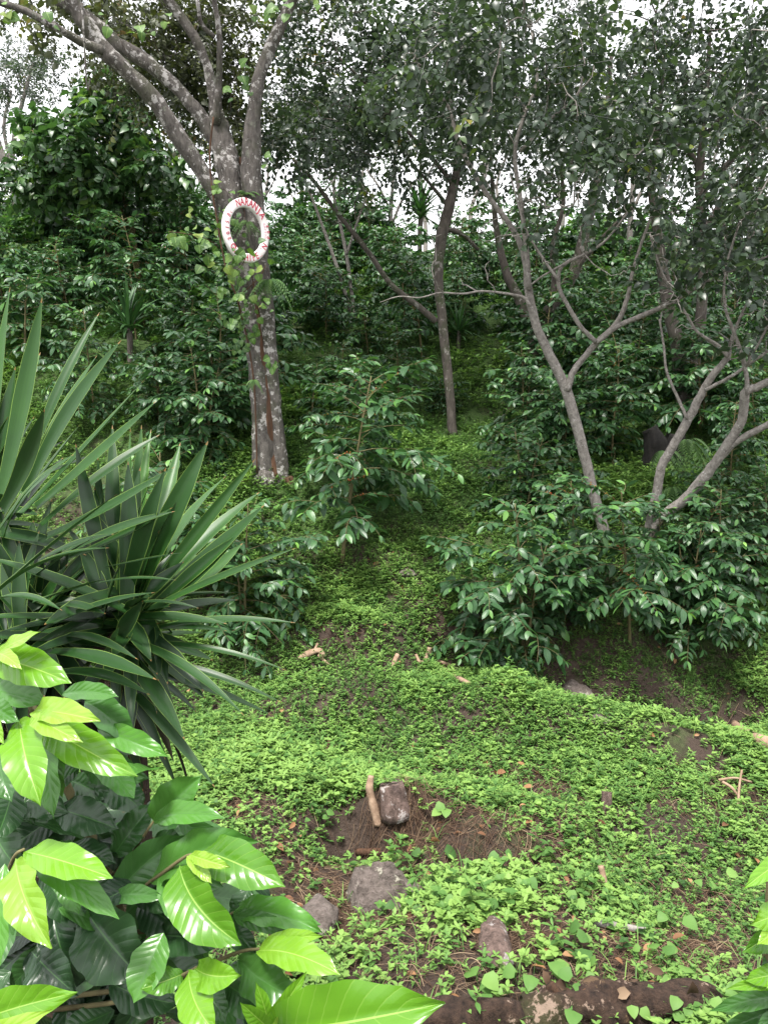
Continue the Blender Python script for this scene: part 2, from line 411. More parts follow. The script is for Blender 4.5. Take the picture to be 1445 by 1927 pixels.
# ------------------------------------------------------------------ ground sheet
def axis(segs):
    o = []
    for a, b, s in segs: o.append(np.arange(a, b, s))
    return np.concatenate(o + [[segs[-1][1]]])
gx = axis([(-70, -20, 2.5), (-20, -8, .5), (-8, -3.2, .12), (-3.2, 4.5, .055), (4.5, 9, .12), (9, 20, .5), (20, 70, 2.5)])
gy = axis([(-14, 2, .5), (2, 3.2, .12), (3.2, 11.5, .055), (11.5, 18, .14), (18, 34, .4), (34, 90, 2.0)])
X, Y = np.meshgrid(gx, gy)
Z = gz(X, Y)
b = Batch(); l, t = grid_faces(len(gy), len(gx))
v = np.stack([X, Y, Z], -1).reshape(-1, 3)
b.add(v, l, t, np.clip((v[:, 1] - 7.5) / 4, 0, 1) * .30 + .34)
ground = b.part('hillside_ground', soil_mat()); tag(ground, kind='structure')

# ------------------------------------------------------------------ ground cover
BARE = []
for px, py, r, s in [(470, 1520, .28, .7), (530, 1590, .2, .4), (900, 1615, .36, 1), (765, 1095, .16, .6), (745, 1140, .18, .6), (840, 1180, .2, .6),
                     (850, 1040, .25, .5), (690, 1570, .24, .8), (765, 1560, .22, .7), (620, 1650, .3, .8), (590, 1760, .5, .85), (700, 1690, .3, .9), (935, 1790, .24, .9),
                     (1330, 1790, .35, .9), (1200, 1790, .3, .6), (1100, 1770, .25, .5), (1250, 1240, .22, .7), (1370, 1330, .22, .6), (1280, 1390, .35, .9), (1390, 1500, .3, .7), (615, 1195, .12, .7), (680, 1208, .1, .7),
                     (490, 1350, .25, .7), (1000, 1480, .25, .6), (920, 1450, .25, .5), (1080, 1320, .25, 1), (620, 1420, .15, .7), (850, 1270, .12, .9), (1150, 1900, .35, .7), (860, 1900, .35, .7),
                     (640, 1090, .2, .7), (710, 1060, .2, .5), (960, 1270, .25, .5), (300, 1500, .4, .5), (150, 1500, .8, .6), (1000, 1560, .25, .5), (1080, 1690, .3, .6), (1330, 1700, .25, .6), (560, 1680, .3, .6), (640, 1740, .3, .6), (800, 1600, .2, .7), (860, 1560, .2, .6), (1000, 1640, .25, .6), (1030, 1760, .28, .7), (1130, 1800, .3, .6), (1250, 1720, .22, .6), (1400, 1850, .3, .8), (980, 1450, .16, .6), (1050, 1500, .22, .6), (820, 1430, .18, .6), (690, 1600, .2, .9), (1390, 1640, .15, .5), (1200, 1860, .25, .6)]:
    q = at(px, py); BARE.append((q[0], q[1], r, s))
def cover_density(x, y):
    d = np.clip(0.95 - .12 * (y < 5.8) + (3.0 + 4.0 * (y < 5.8)) * snoise(x * 1.5 + 3, y * 1.5, 0, 16), .2, 1)
    for bx, by, r, s in BARE:
        q = np.exp(-(((x - bx) ** 2 + ((y - by) * 1.25) ** 2) / r ** 2) ** 1.5); d = d * (1 - s * q)
    return d
def sprig(nl, L, n_nodes, h, seed, wr=.44, wf=w_lance):
    rg = np.random.default_rng(seed); B = Batch()
    lean = rg.normal(0, .25, 2)
    tube(B, cr([(0, 0, -.01), (lean[0] * h * .4, lean[1] * h * .4, h * .6), (lean[0] * h, lean[1] * h, h)], 2), .0015, 3, tint=.1, cap=False)
    for k in range(n_nodes):
        f = (k + 1) / n_nodes; z = h * (.25 + .75 * f); a0 = rg.uniform(0, 6.28)
        cnt = 2 if k < n_nodes - 1 else 4
        for j in range(cnt):
            a = a0 + j * 6.283 / cnt + rg.normal(0, .3); el = rg.normal(.15, .25) + (.35 if k == n_nodes - 1 else 0)
            d = A([[math.cos(a) * math.cos(el), math.sin(a) * math.cos(el), math.sin(el)]])
            s = rg.uniform(.7, 1.15) * (.75 if k == n_nodes - 1 else 1)
            T = leaf_tmpl(L * s, L * wr * s, nl, 1, wf, .3, .22)
            B.scatter(T, frames(d, A([[0, 0, 1.0]])), A([[lean[0] * h * f, lean[1] * h * f, z]]), A([(.05 if k < n_nodes - 1 else .2) + rg.normal(0, .06)]))
    return B.template()
SPR = [sprig(3, .036, 3, .062, 10 + i) for i in range(5)]
SPRF = [sprig(2, .052, 3, .08, 30 + i) for i in range(4)]
SPRB = [sprig(3, .036, 2, .06, 50 + i, .8, w_ovate) for i in range(3)]
SPRT = [sprig(3, .055, 4, .15, 60 + i, .34) for i in range(3)]
def rotz(a, s):
    c, n_ = np.cos(a), np.sin(a); o = np.zeros(len(a)); i = np.ones(len(a))
    return np.stack([np.stack([c, -n_, o], -1), np.stack([n_, c, o], -1), np.stack([o, o, i], -1)], -2) * s[:, None, None]
def tilt(Mx, amt):
    k = R.normal(0, amt, (len(Mx), 2)); S = np.tile(np.eye(3), (len(Mx), 1, 1)); S[:, 0, 2] = k[:, 0]; S[:, 1, 2] = k[:, 1]
    return S @ Mx
def in_view(x, y, m=.25):
    return (np.abs(x) < y * .478 + m + .3)
B = Batch()
def lay(x0, x1, y0, y1, dens, tm, smin, smax, tb):
    n = int((x1 - x0) * (y1 - y0) * dens)
    x = R.uniform(x0, x1, n); y = R.uniform(y0, y1, n)
    k = (R.uniform(0, 1, n) < cover_density(x, y)) & in_view(x, y, .6); x, y = x[k], y[k]
    z = gz(x, y) - .006
    cl = snoise(x * 2.2, y * 2.2 + 9, 0, 24)
    s = R.uniform(smin, smax, len(x)) * np.clip(1 + 3.5 * cl, .6, 1.5)
    ti = tb + R.normal(0, .12, len(x)) + cl * 1.6
    pick = R.integers(0, len(tm), len(x))
    for i, T in enumerate(tm):
        q = pick == i
        B.scatter(T, tilt(rotz(R.uniform(0, 6.28, q.sum()), s[q]), .35), np.stack([x[q], y[q], z[q]], -1), ti[q])
lay(-3, 3.6, 3.1, 5.6, 1150, SPR, .5, 1.2, .52)
lay(-4, 4.5, 5.6, 7.4, 900, SPRF, .6, 1.1, .52)
lay(-5, 5.5, 7.4, 10.2, 900, SPRF, .65, 1.2, .54)
lay(-7, 8, 10.2, 14.5, 420, SPRF, .9, 1.6, .42)
lay(-10, 11, 14.5, 24, 60, SPRF, 1.4, 2.8, .42)
lay(-3, 3.8, 3.1, 8.0, 170, SPRB, .7, 1.5, .80)
lay(-4, 5, 3.1, 9.5, 16, SPRT, .7, 1.3, .30)
lay(-4, 5, 3.3, 9.5, 60, SPRB, .8, 1.6, .15)
cover = B.part('ground_cover', M['cover']); tag(cover, 'low leafy green weeds carpeting the slope', 'ground cover', kind='stuff')

# broad heart-shaped weeds standing in the cover near the camera
B = Batch()
HT = leaf_tmpl(.075, .07, 5, 2, w_heart, .15, .3)
def weed(px, py, n, s, ti):
    q = at(px, py)
    for i in range(n):
        a = R.uniform(0, 6.28); r0 = R.uniform(.0, .12); hh = R.uniform(.06, .15)
        top = A([q[0] + math.cos(a) * r0, q[1] + math.sin(a) * r0, 0]); top[2] = float(gz(A([top[0]]), A([top[1]]))[0]) + hh
        tube(B, cr([gp(q[0], q[1]), (q + top) / 2 + A([0, 0, .03]), top], 3), .0018, 3, tint=.2)
        d = A([[math.cos(a) , math.sin(a) - .3, R.uniform(-.5, .2)]])
        k = R.uniform(.7, 1.25) * s
        B.scatter(HT, frames(d, A([[0, -.45, 1.0]])) * k, top[None], A([ti + R.normal(0, .12)]))
for px, py, n, s, ti in [(1040, 1850, 4, 1.1, .6), (1120, 1905, 5, 1.25, .6), (1000, 1880, 3, 1, .6), (1090, 1790, 2, 1.3, .3), (1250, 1760, 3, 1, .6), (1300, 1690, 3, .9, .7), (870, 1720, 3, .8, .6),
                         (940, 1640, 3, .9, .6), (1060, 1700, 4, .9, .6), (820, 1640, 2, 1.2, .25), (1290, 1905, 5, 1, .7), (1180, 1925, 5, 1, .6), (1230, 1930, 5, .9, .6), (1080, 1935, 4, 1, .5), (1130, 1870, 4, .9, .6), (1300, 1860, 4, .8, .6), (1420, 1900, 4, .9, .5), (1330, 1670, 2, .9, .8), (990, 1690, 3, .9, .6),
                         (900, 1870, 4, 1, .55), (760, 1730, 3, .8, .5), (1080, 1800, 3, 1, .5), (1240, 1830, 3, .9, .6), (700, 1340, 2, .9, .5), (600, 1560, 3, .8, .5), (840, 1540, 3, .9, .7), (1120, 1600, 3, .9, .5), (960, 1500, 3, .8, .5)]:
    weed(px, py, n, s, ti)
wd = B.part('broadleaf_weeds', M['cover']); tag(wd, 'scattered heart shaped weed leaves among the low green cover', 'weeds', kind='stuff')

# thin grass blades coming up through the cover
B = Batch(); n = 2600
gx_ = R.uniform(-3.2, 4.2, n // 5); gy_ = R.uniform(3.2, 9.5, n // 5)
for x, y in zip(gx_, gy_):
    z = float(gz(A([x]), A([y]))[0])
    for _ in range(5):
        a = R.uniform(0, 6.28); hh = R.uniform(.07, .2); b0 = A([x + R.normal(0, .02), y + R.normal(0, .02), z - .01]); e = b0 + A([math.cos(a) * hh * .8, math.sin(a) * hh * .8, hh * R.uniform(.5, 1)])
        c = cr([b0, (b0 + e) / 2 + A([0, 0, hh * .25]), e], 2); sd = A([-math.sin(a), math.cos(a), 0]) * np.array([.0025, .003, .0026, .0016, .0004])[:, None]
        v = np.stack([c - sd, c + sd], 1).reshape(-1, 3); l, t = grid_faces(5, 2); B.add(v, l, t, R.uniform(.3, .9))
gt = B.part('grass_blades', M['cover']); tag(gt, 'thin green grass blades rising through the low weeds', 'grass', kind='stuff')

# dead grass and litter
B = Batch()
def straw(px, py, r, n, L=.22, ti=.45, hmax=.05):
    q = at(px, py)
    for i in range(n):
        x = q[0] + R.normal(0, r * .6); y = q[1] + R.normal(0, r * .5); a = R.uniform(0, 6.28); ll = L * R.uniform(.4, 1.3)
        p0 = A([x, y]); p1 = p0 + ll * .5 * A([math.cos(a), math.sin(a)]); p2 = p0 + ll * A([math.cos(a + R.normal(0, .5)), math.sin(a + .2)])
        xy = A([p0, p1, p2]); z = gz(xy[:, 0], xy[:, 1]) + R.uniform(.004, hmax, 3) * A([.5, 1, .6])
        tube(B, cr(np.column_stack([xy, z]), 2), R.uniform(.0008, .0022), 3, tint=ti + R.normal(0, .22), cap=False)
for a in [(760, 1550, .22, 240, .24, .35, .12), (840, 1580, .3, 200, .25, .35, .1), (640, 1690, .3, 260, .22, .4), (600, 1760, .4, 300, .25, .4), (700, 1720, .28, 160), (470, 1520, .35, 220, .18, .5), (1330, 1790, .35, 240, .2, .55),
          (1180, 1780, .3, 160), (935, 1760, .25, 150, .2, .35), (1090, 1700, .25, 120), (1000, 1640, .3, 100), (1250, 1860, .3, 120), (1380, 1870, .3, 160), (1010, 1480, .3, 120), (910, 1450, .3, 120), (1390, 1510, .3, 120), (540, 1620, .3, 120),
          (740, 1110, .3, 40), (850, 1200, .25, 40), (640, 1200, .25, 40), (500, 1350, .25, 40), (1250, 1240, .3, 40), (1370, 1330, .3, 40), (1060, 1590, .3, 80), (1320, 1700, .25, 80), (1020, 1760, .3, 120)]:
    straw(*a)
for _ in range(150):
    straw(R.uniform(620, 1440), R.uniform(1440, 1915), .25, 14, .2, .5, .07)
dg = B.part('dead_grass', M['straw']); tag(dg, 'matted brown dead grass strewn over the bare soil', 'dead grass', kind='stuff')
B = Batch(); LT = leaf_tmpl(.10, .05, 4, 1, w_coffee, .5, .3)
n = 380; xx = R.uniform(-4, 6, n); yy = R.uniform(3.3, 13, n)
nb = len(BARE)
for i in range(0, 150):
    bq = BARE[i % nb]; xx[i] = bq[0] + R.normal(0, bq[2] * .6); yy[i] = bq[1] + R.normal(0, bq[2] * .6)
zz = gz(xx, yy) + R.uniform(.01, .07, n)
dd = np.stack([R.normal(0, 1, n), R.normal(0, 1, n), R.normal(0, .35, n)], -1)
B.scatter(LT, frames(dd, unit(R.normal(0, .5, (n, 3)) + A([0, 0, 1]))) * R.uniform(.4, .95, n)[:, None, None], np.stack([xx, yy, zz], -1), R.uniform(0, 1, n))
li = B.part('leaf_litter', M['litter']); tag(li, 'fallen tan and brown dead leaves scattered over the slope', 'leaf litter', kind='stuff')

# ------------------------------------------------------------------ coffee bushes
def coffee_leafmesh(nl): return [leaf_tmpl(1, .40, nl, 1, w_coffee, .28, .22, .012), leaf_tmpl(1, .44, nl, 1, w_coffee, .18, .38, .015), leaf_tmpl(1, .37, nl, 1, w_coffee, .35, .12, .01)]
CL = coffee_leafmesh(5)
def coffee_bush(seed, H, wmax, low=.22, dens=1.0, cherries=0, leaf=.165):
    rg = np.random.default_rng(seed); S = Batch(); Fo = Batch(); Be = Batch()
    lean = rg.normal(0, .08, 2) * H
    nst = 1 if seed % 3 else 2
    def branch(base, a, Lb, e0, dr, f, first, thick, sub):
        tt = np.linspace(0, 1, 7); hx = Lb * tt; wob = rg.normal(0, .2)
        pz = base[2] + hx * math.tan(e0) * .55 - dr * 1.5 * tt ** 2
        bp = np.stack([base[0] + np.cos(a + wob * tt) * hx, base[1] + np.sin(a + wob * tt) * hx, pz], -1)
        tube(S, bp, np.linspace(thick, .002, 7), 4, tint=.7, cap=False)
        nn = max(2, int(Lb * .9 / .056)); ts = np.linspace(first, 1, nn)
        for i, q in enumerate(ts):
            pos = A([np.interp(q, tt, bp[:, c]) for c in range(3)]); di = unit(A([np.interp(min(1, q + .05), tt, bp[:, c]) for c in range(3)]) - A([np.interp(max(0, q - .05), tt, bp[:, c]) for c in range(3)]))
            for side in (-1, 1):
                if rg.uniform() < .12: continue
                sv = unit(np.cross(di, A([0, 0, 1.0]))) * side; end = i == nn - 1
                d = unit(di * (rg.uniform(.3, .9) + (.6 if end else 0)) + sv * (1 if not end else .6) + A([0, 0, rg.normal(-.22, .38)]))
                ln = leaf * rg.uniform(.65, 1.2) * (.7 if q > .93 else 1)
                young = max(0, (q - .8) / .2) * rg.uniform(0, .3) + max(0, f - .84) * 1.6 + (.25 if rg.uniform() < .05 else 0)
                Fo.scatter(CL[rg.integers(3)], frames(d[None], unit(A([[rg.normal(0, .42), rg.normal(0, .42), 1.0]]))) * ln, pos[None], A([.34 + rg.normal(0, .11) + young]))
        if sub and Lb > .38:
            for q in rg.uniform(.3, .8, 2 if Lb < .6 else 3):
                pos = A([np.interp(q, tt, bp[:, c]) for c in range(3)])
                branch(pos, a + rg.choice([-1, 1]) * rg.uniform(.5, 1.0), Lb * rg.uniform(.3, .5), e0 * .6 + rg.normal(0, .15), dr * .5, f, .25, .003, False)
        if sub and cherries and rg.uniform() < cherries and Lb > .35:
            for q in np.arange(.1, .8, .07):
                pos = A([np.interp(q, tt, bp[:, c]) for c in range(3)])
                for _ in range(3):
                    o = pos + rg.normal(0, .012, 3); tube(Be, o + A([[0, 0, -.007], [0, 0, -.004], [0, 0, .004], [0, 0, .007]]), [.002, .0065, .0065, .002], 5, tint=rg.uniform(0, 1) ** 2)
    for s in range(nst):
        off = A([lean[0], lean[1]]) * (1 if s == 0 else -1.5); Hs = H * (1 if s == 0 else rg.uniform(.75, .95))
        st = cr([(0, 0, -.08), (off[0] * .3, off[1] * .3, Hs * .35), (off[0] * .8, off[1] * .6, Hs * .7), (off[0], off[1], Hs)], 6)
        tube(S, st, np.linspace(.022, .006, len(st)), 7, .12, tint=.5)
        zz = np.arange(low * Hs, Hs * .985, .08 / dens); a0 = rg.uniform(0, 6.28)
        lop = rg.uniform(0, 6.28)
        for k, z in enumerate(zz):
            f = (z - low * Hs) / (Hs - low * Hs)
            j = min(int(z / Hs * (len(st) - 1)), len(st) - 1); base = A([st[j, 0], st[j, 1], z + rg.normal(0, .02)])
            prof = (math.sin(math.pi * min(1, .26 + f * .72)) ** .6) * .95 + .08
            for sd in (0, math.pi):
                if rg.uniform() < .14: continue
                a = a0 + k * 1.57 + sd + rg.normal(0, .3)
                Lb = max(.14, wmax * prof * rg.uniform(.55, 1.25) * (1 + .25 * math.cos(a - lop)))
                if nst == 2: Lb *= .88
                branch(base, a, Lb, .3 + .6 * f + rg.normal(0, .12), Lb * (.06 + .26 * (1 - f)) * rg.uniform(.4, 1.6), f, .18 if Lb > .3 else .3, .006, True)
    return S, Fo, Be
PRO = []
SPEC = [(101, 1.9, .80, .26, .85, .25), (102, 1.55, .74, .16, .85, 0), (104, 2.2, .88, .20, .8, .12), (105, 1.75, .92, .12, .95, 0), (107, 1.35, .68, .16, .95, 0), (109, 2.0, .9, .10, .9, .1), (111, 1.6, .95, .08, .8, 0), (112, 1.85, .7, .2, 1.0, .1)]
PRO_MESH = []
for sp in SPEC:
    S, Fo, Be = coffee_bush(*sp)
    PRO_MESH.append((S.mesh('stem', M['twig']), Fo.mesh('foliage', M['coffee']), Be.mesh('cherries', M['berry']) if Be.v else None))
def bush(k, loc, rz, sc, label, group=None, zs=1.0):
    o = thing('coffee_bush', label, 'coffee bush', loc, group, rz); o.scale = (sc, sc, sc * zs)
    for nm, me in zip(('stem', 'foliage', 'cherries'), PRO_MESH[k]):
        if me is not None: tag(link(bpy.data.objects.new(nm, me), o), kind='stuff' if nm == 'cherries' else None)
    return o
BUSHES = []   # (x, y) taken
def named_bush(k, px, py, hpx, label, rz=None, Yd=None, zs=1.0, group=None):
    q = at(px, py) if Yd is None else P(px, py, Yd)
    if Yd is not None: q = gp(q[0], q[1])
    Hm = m_px(hpx, q[1]) * 1.14
    bush(k, q, R.uniform(0, 6.28) if rz is None else rz, Hm / SPEC[k][1], label, group, zs); BUSHES.append((q[0], q[1]))
NB = named_bush
NB(0, 642, 1062, 310, 'coffee bush with red cherries and a bare lower stem right of the lichen covered trunk')
NB(3, 460, 1195, 225, 'pale leaved coffee bush directly behind the yucca blades, below the lichen covered trunk')
NB(3, 985, 1245, 265, 'broad coffee bush at the edge of the bright mound, left of the slim stemmed one')
NB(0, 1185, 1208, 265, 'coffee bush with one slim bare stem between two others behind the mound')
NB(2, 1352, 1195, 250, 'coffee bush on the right slope below the forked grey branches, nearest the right edge')
NB(1, 985, 985, 150, 'low coffee bush on the right side of the green path below the leaning tree')
NB(4, 1080, 985, 110, 'small coffee bush hiding the foot of the leaning pale tree')
NB(3, 985, 830, 150, 'rounded coffee bush on the terrace left of the leaning pale trunk')
NB(5, 1150, 870, 190, 'coffee bush between the leaning pale trunk and the charred stump')
NB(2, 690, 930, 220, 'tall dark coffee bush just behind the one with red cherries')
NB(3, 385, 860, 190, 'bluish dark coffee bush left of the lichen covered trunk')
NB(1, 835, 780, 60, 'small coffee bush wrapped around the foot of the straight middle trunk')
NB(1, 1330, 1010, 120, 'low coffee bush under the lowest forked grey branch')
NB(5, 1420, 860, 150, 'coffee bush behind the forked grey branches near the right edge')
NB(4, 1240, 1075, 110, 'coffee bush at the foot of the forked grey stems')
NB(3, 640, 770, 110, 'coffee bush in the middle distance right of the lichen covered trunk')
NB(0, 750, 760, 120, 'coffee bush left of the straight middle trunk')
NB(1, 300, 800, 110, 'small coffee bush on the grassy strip above the yucca')
NB(4, 585, 800, 100, 'small coffee bush tucked behind the base of the lichen covered trunk')
NB(6, 1290, 1215, 200, 'low spreading coffee bush filling the gap right of the slim bare stem')
NB(7, 1080, 1110, 190, 'coffee bush in the second row behind the broad bush at the mound')
NB(6, 1420, 1120, 170, 'spreading coffee bush at the right edge below the cut off branches')
NB(6, 1060, 870, 140, 'spreading coffee bush just left of the leaning pale trunk')
NB(7, 1370, 930, 150, 'coffee bush seen through the fork of the low grey tree')
NB(5, 1440, 1060, 150, 'coffee bush cut by the right edge of the view, on the shaded slope')
NB(2, 180, 800, 180, 'coffee bush behind the upright yucca blades')
NB(3, 310, 1100, 220, 'coffee bush half hidden behind the yucca crown')
NB(1, 1060, 1180, 110, 'low coffee bush in the gap between the broad bush and the slim stemmed one')
NB(2, 1270, 1120, 130, 'dark coffee bush behind the slim stemmed bush right of the mound')
# planted rows up the hillside
rowsL = 0
yrow = 12.3
TRUNKS = [P(850, 815, 14)[:2], P(1280, 792, 13)[:2], P(1020, 730, 16)[:2], P(668, 630, 18)[:2]]
cnt = 0
while yrow < 26.5:
    half = yrow * .50 + 1.2
    x = -half + R.uniform(0, .8)
    while x < half:
        xx_, yy_ = x + R.normal(0, .22), yrow + R.normal(0, .28)
        x += R.uniform(.95, 1.45) if yrow < 22 else R.uniform(1.4, 2.1)
        d = ray(0, 0)
        col_px = CX + xx_ / yy_ * F_PX * 1.0
        if yrow < 16 and 740 < col_px < 930: continue          # the grassy path
        if yrow < 14 and 200 < col_px < 330: continue
        if any((xx_ - b[0]) ** 2 + (yy_ - b[1]) ** 2 < .75 for b in BUSHES): continue
        if any((xx_ - b[0]) ** 2 + (yy_ - b[1]) ** 2 < .3 for b in TRUNKS): continue
        if R.uniform() < .08: continue
        if col_px < 640:
            g, lb = 'coffee bushes in rows up the left hillside', 'coffee bush in the planted rows climbing the left hillside behind the lichen covered trunk'
        elif yrow < 22:
            g, lb = 'shaded coffee bushes under the right hand trees', 'dark coffee bush in the shaded rows under the right hand trees'
        else:
            g, lb = 'coffee bushes near the hilltop', 'distant coffee bush in the rows near the bright hilltop behind the bare trunks'
        bush(int(R.integers(0, 8)), gp(xx_, yy_), R.uniform(0, 6.28), R.uniform(.72, 1.12), lb, g); cnt += 1
    yrow += R.uniform(1.3, 1.6) if yrow < 22 else 2.6
print('row bushes', cnt)

# ------------------------------------------------------------------ trees
def spray_tmpl(seed, L, wid, leafL, leafW, nleaf, wf, droop=.3, nl=3):
    rg = np.random.default_rng(seed); B = Batch()
    tt = np.linspace(0, 1, 5); bend = rg.normal(0, .12, 2)
    tw = np.stack([bend[0] * L * tt ** 2, L * tt, -.12 * L * tt ** 2 + bend[1] * L * tt ** 2], -1)
    tube(B, tw, np.linspace(.005, .002, 5), 3, tint=-.3, cap=False)
    for i in range(nleaf):
        q = .15 + .85 * (i + .5) / nleaf; pos = A([np.interp(q, tt, tw[:, c]) for c in range(3)])
        sd = 1 if i % 2 else -1
        d = unit(A([sd * rg.uniform(.5, 1.2), rg.uniform(.1, .9), rg.uniform(-.9, .25)]))
        s = rg.uniform(.7, 1.2)
        T = leaf_tmpl(leafL * s, leafW * s, nl, 1, wf, .25, droop, petiole=.02)
        B.scatter(T, frames(d[None], unit(A([[rg.normal(0, .35), rg.normal(0, .35), 1.0]]))), pos[None], A([rg.normal(0, .1)]))
    return B.template()
SHADE = [spray_tmpl(200 + i, .60, .2, .098, .066, 11, w_ovate) for i in range(6)]
LUSH = [spray_tmpl(220 + i, .45, .2, .20, .12, 12, w_ovate, .4) for i in range(5)]
FINE = [spray_tmpl(240 + i, .45, .2, .085, .035, 16, w_lance) for i in range(4)]
FARS = [spray_tmpl(260 + i, .9, .5, .26, .16, 12, w_ovate, .3, 2) for i in range(4)]

class Tree:
    def __init__(s): s.wood = Batch(); s.leaf = Batch(); s.nodes = np.zeros((0, 3)); s.dirs = np.zeros((0, 3))
    def limb(s, pts, y0, y1, sides=9, rough=.08, n=5, fixed=None):
        """pts: (px, py, width px); depth runs from y0 to y1"""
        k = len(pts); c = np.concatenate([[0], np.cumsum(np.hypot(np.diff([p[0] for p in pts]), np.diff([p[1] for p in pts])))]); c = c / c[-1]
        q = A([P(p[0], p[1], y0 + (y1 - y0) * f) for p, f in zip(pts, c)])
        rr = A([m_px(p[2], y0 + (y1 - y0) * f) / 2 for p, f in zip(pts, c)])
        path = cr(q, n); r = np.interp(np.linspace(0, k - 1, len(path)), np.arange(k), rr)
        jit = R.normal(0, 1, path.shape) * (r * .05)[:, None]; jit[0] = 0; path = path + jit
        tube(s.wood, path, r, sides, rough)
        s.add_nodes(path)
        return path, r
    def add_nodes(s, path):
        s.nodes = np.vstack([s.nodes, path]); s.dirs = np.vstack([s.dirs, unit(np.gradient(path, axis=0))])
    def grow(s, att, sprays, per=3, tint=.4, tv=.12, leaf=True, sag=.0, rk=1.0):
        att = np.asarray(att)
        left = list(range(len(att)))
        d = np.linalg.norm(att[:, None] - s.nodes[None], axis=2).min(1)
        for i in np.argsort(d):
            a = att[i]; v = a - s.nodes; dist = np.linalg.norm(v, axis=1)
            cosang = (v * s.dirs).sum(1) / (dist + 1e-6)
            j = np.argmin(dist * (1.25 - .35 * cosang)); p0 = s.nodes[j]; L = dist[j]
            if L > .12:
                mid = p0 + (a - p0) * .5 + s.dirs[j] * L * .18 + R.normal(0, .07, 3) * L + A([0, 0, .06 * L])
                path = cr([p0, mid, a], max(2, int(L / .3)))
                path[1:-1] += R.normal(0, .02, path[1:-1].shape)
                r0 = min(.035, .0055 + .0085 * L) * rk
                tube(s.wood, path, np.linspace(r0, .0035 * rk, len(path)), 4 if L < 1 else 5, tint=.5, cap=False)
                s.add_nodes(path[1:])
                gd = unit(path[-1] - path[-2])
            else: gd = s.dirs[j]
            if leaf:
                n = per + int(R.integers(-1, 2))
                dv = unit(gd[None] * .7 + R.normal(0, .75, (n, 3)) + A([0, 0, -.1 - sag]))
                base = a + R.normal(0, .10, (n, 3))
                tb = tint + R.normal(0, tv)
                for q in range(n):
                    s.leaf.scatter(sprays[int(R.integers(len(sprays)))], frames(dv[q:q + 1], unit(A([[R.normal(0, .3), R.normal(0, .3), 1.0]]))) * R.uniform(.75, 1.2), base[q:q + 1], A([tb + R.normal(0, .05)]))
    def done(s, name, label, base, bark, leafm, group=None, cat='tree'):
        o = thing(name, label, cat, base, group)
        s.wood.part('trunk', bark, o)
        if s.leaf.v: s.leaf.part('crown', leafm, o)
        s.obj = o
        return o
def blob(px, py, Y, rx, ry, rY, n, shell=.0):
    """n points spread through an ellipsoid of crown"""
    u = unit(R.normal(0, 1, (n, 3))) * (R.uniform(shell, 1, n) ** (1 / 3))[:, None]
    return A([P(px + q[0] * rx, py + q[1] * ry, max(5.5, Y + q[2] * rY)) for q in u])

def WS(p): return [(a, b_, c * .74) for a, b_, c in p]
# --- the big lichen-covered tree that carries the ring
T = Tree()
T.limb(WS([(500, 918, 92), (499, 880, 64), (495, 800, 54), (487, 700, 52), (474, 600, 50), (456, 500, 58), (440, 400, 64), (429, 310, 60), (414, 245, 46), (408, 215, 38)]), 11.0, 11.0, 16, .07, 7)
T.limb(WS([(534, 918, 48), (528, 880, 40), (521, 800, 34), (512, 700, 34), (503, 600, 34), (490, 500, 46), (480, 400, 52), (473, 320, 50), (475, 250, 40), (480, 195, 33), (493, 130, 30), (524, 55, 27), (552, -5, 24), (600, -150, 16), (640, -300, 9)]), 11.0, 10.7, 14, .07, 6)
T.limb(WS([(452, 480, 30), (422, 395, 40), (394, 345, 40), (345, 270, 40), (295, 195, 38), (240, 135, 38), (195, 92, 40), (158, 40, 36), (130, -10, 32), (90, -90, 24), (60, -200, 14)]), 11.0, 9.6, 13, .1, 6)
T.limb(WS([(420, 300, 34), (402, 262, 32), (368, 205, 32), (318, 152, 32), (270, 112, 34), (215, 78, 30), (190, 50, 30), (120, 5, 32), (40, -40, 24), (-80, -110, 14)]), 11.1, 10.8, 12, .1, 6)
T.limb(WS([(195, 95, 22), (160, 82, 20), (110, 54, 18), (50, 22, 17), (-5, 2, 16), (-90, -30, 10)]), 9.9, 9.2, 9, .08)
T.limb(WS([(410, 225, 34), (400, 165, 26), (385, 110, 22), (362, 62, 24), (335, 25, 24), (300, -25, 20), (250, -110, 12)]), 11.0, 10.5, 10, .1)
T.limb(WS([(408, 235, 22), (412, 160, 17), (414, 100, 15), (411, 45, 13), (402, -10, 12), (390, -120, 8)]), 10.9, 10.3, 8, .08)
T.limb(WS([(404, 70, 12), (380, 45, 10), (372, 0, 9)]), 10.6, 10.4, 6, .05)
T.limb(WS([(155, 5, 6), (158, 60, 5), (162, 130, 4), (166, 170, 3), (170, 148, 2)]), 9.4, 9.5, 5, .05)
T.grow(np.vstack([blob(330, 90, 13.0, 170, 120, .9, 230), blob(420, 240, 13.0, 60, 70, .6, 40), blob(120, 20, 11.5, 150, 30, .8, 30), blob(340, -220, 11.5, 420, 150, 2.2, 80), blob(520, -60, 11.5, 100, 50, 1, 12), blob(60, -160, 10.2, 200, 100, 1.2, 25)]), FINE + SHADE[:2], 3, .35, .22)
base = A([*P(515, 910, 11)[:2], 0]); base = gp(base[0], base[1])
ring_tree = T.done('shade_tree', 'thick lichen covered forked tree on the left carrying the white ring', base, M['bark_ring'], M['ringleaf'])
W = Batch()
pa = A([P(*q) for q in [(519, 912, 10.93), (512, 860, 10.95), (507, 800, 10.95), (499, 700, 10.95), (488, 600, 10.96), (473, 500, 10.97), (461, 420, 11.0), (455, 350, 11.06), (452, 320, 11.1), (450, 300, 11.16)]])
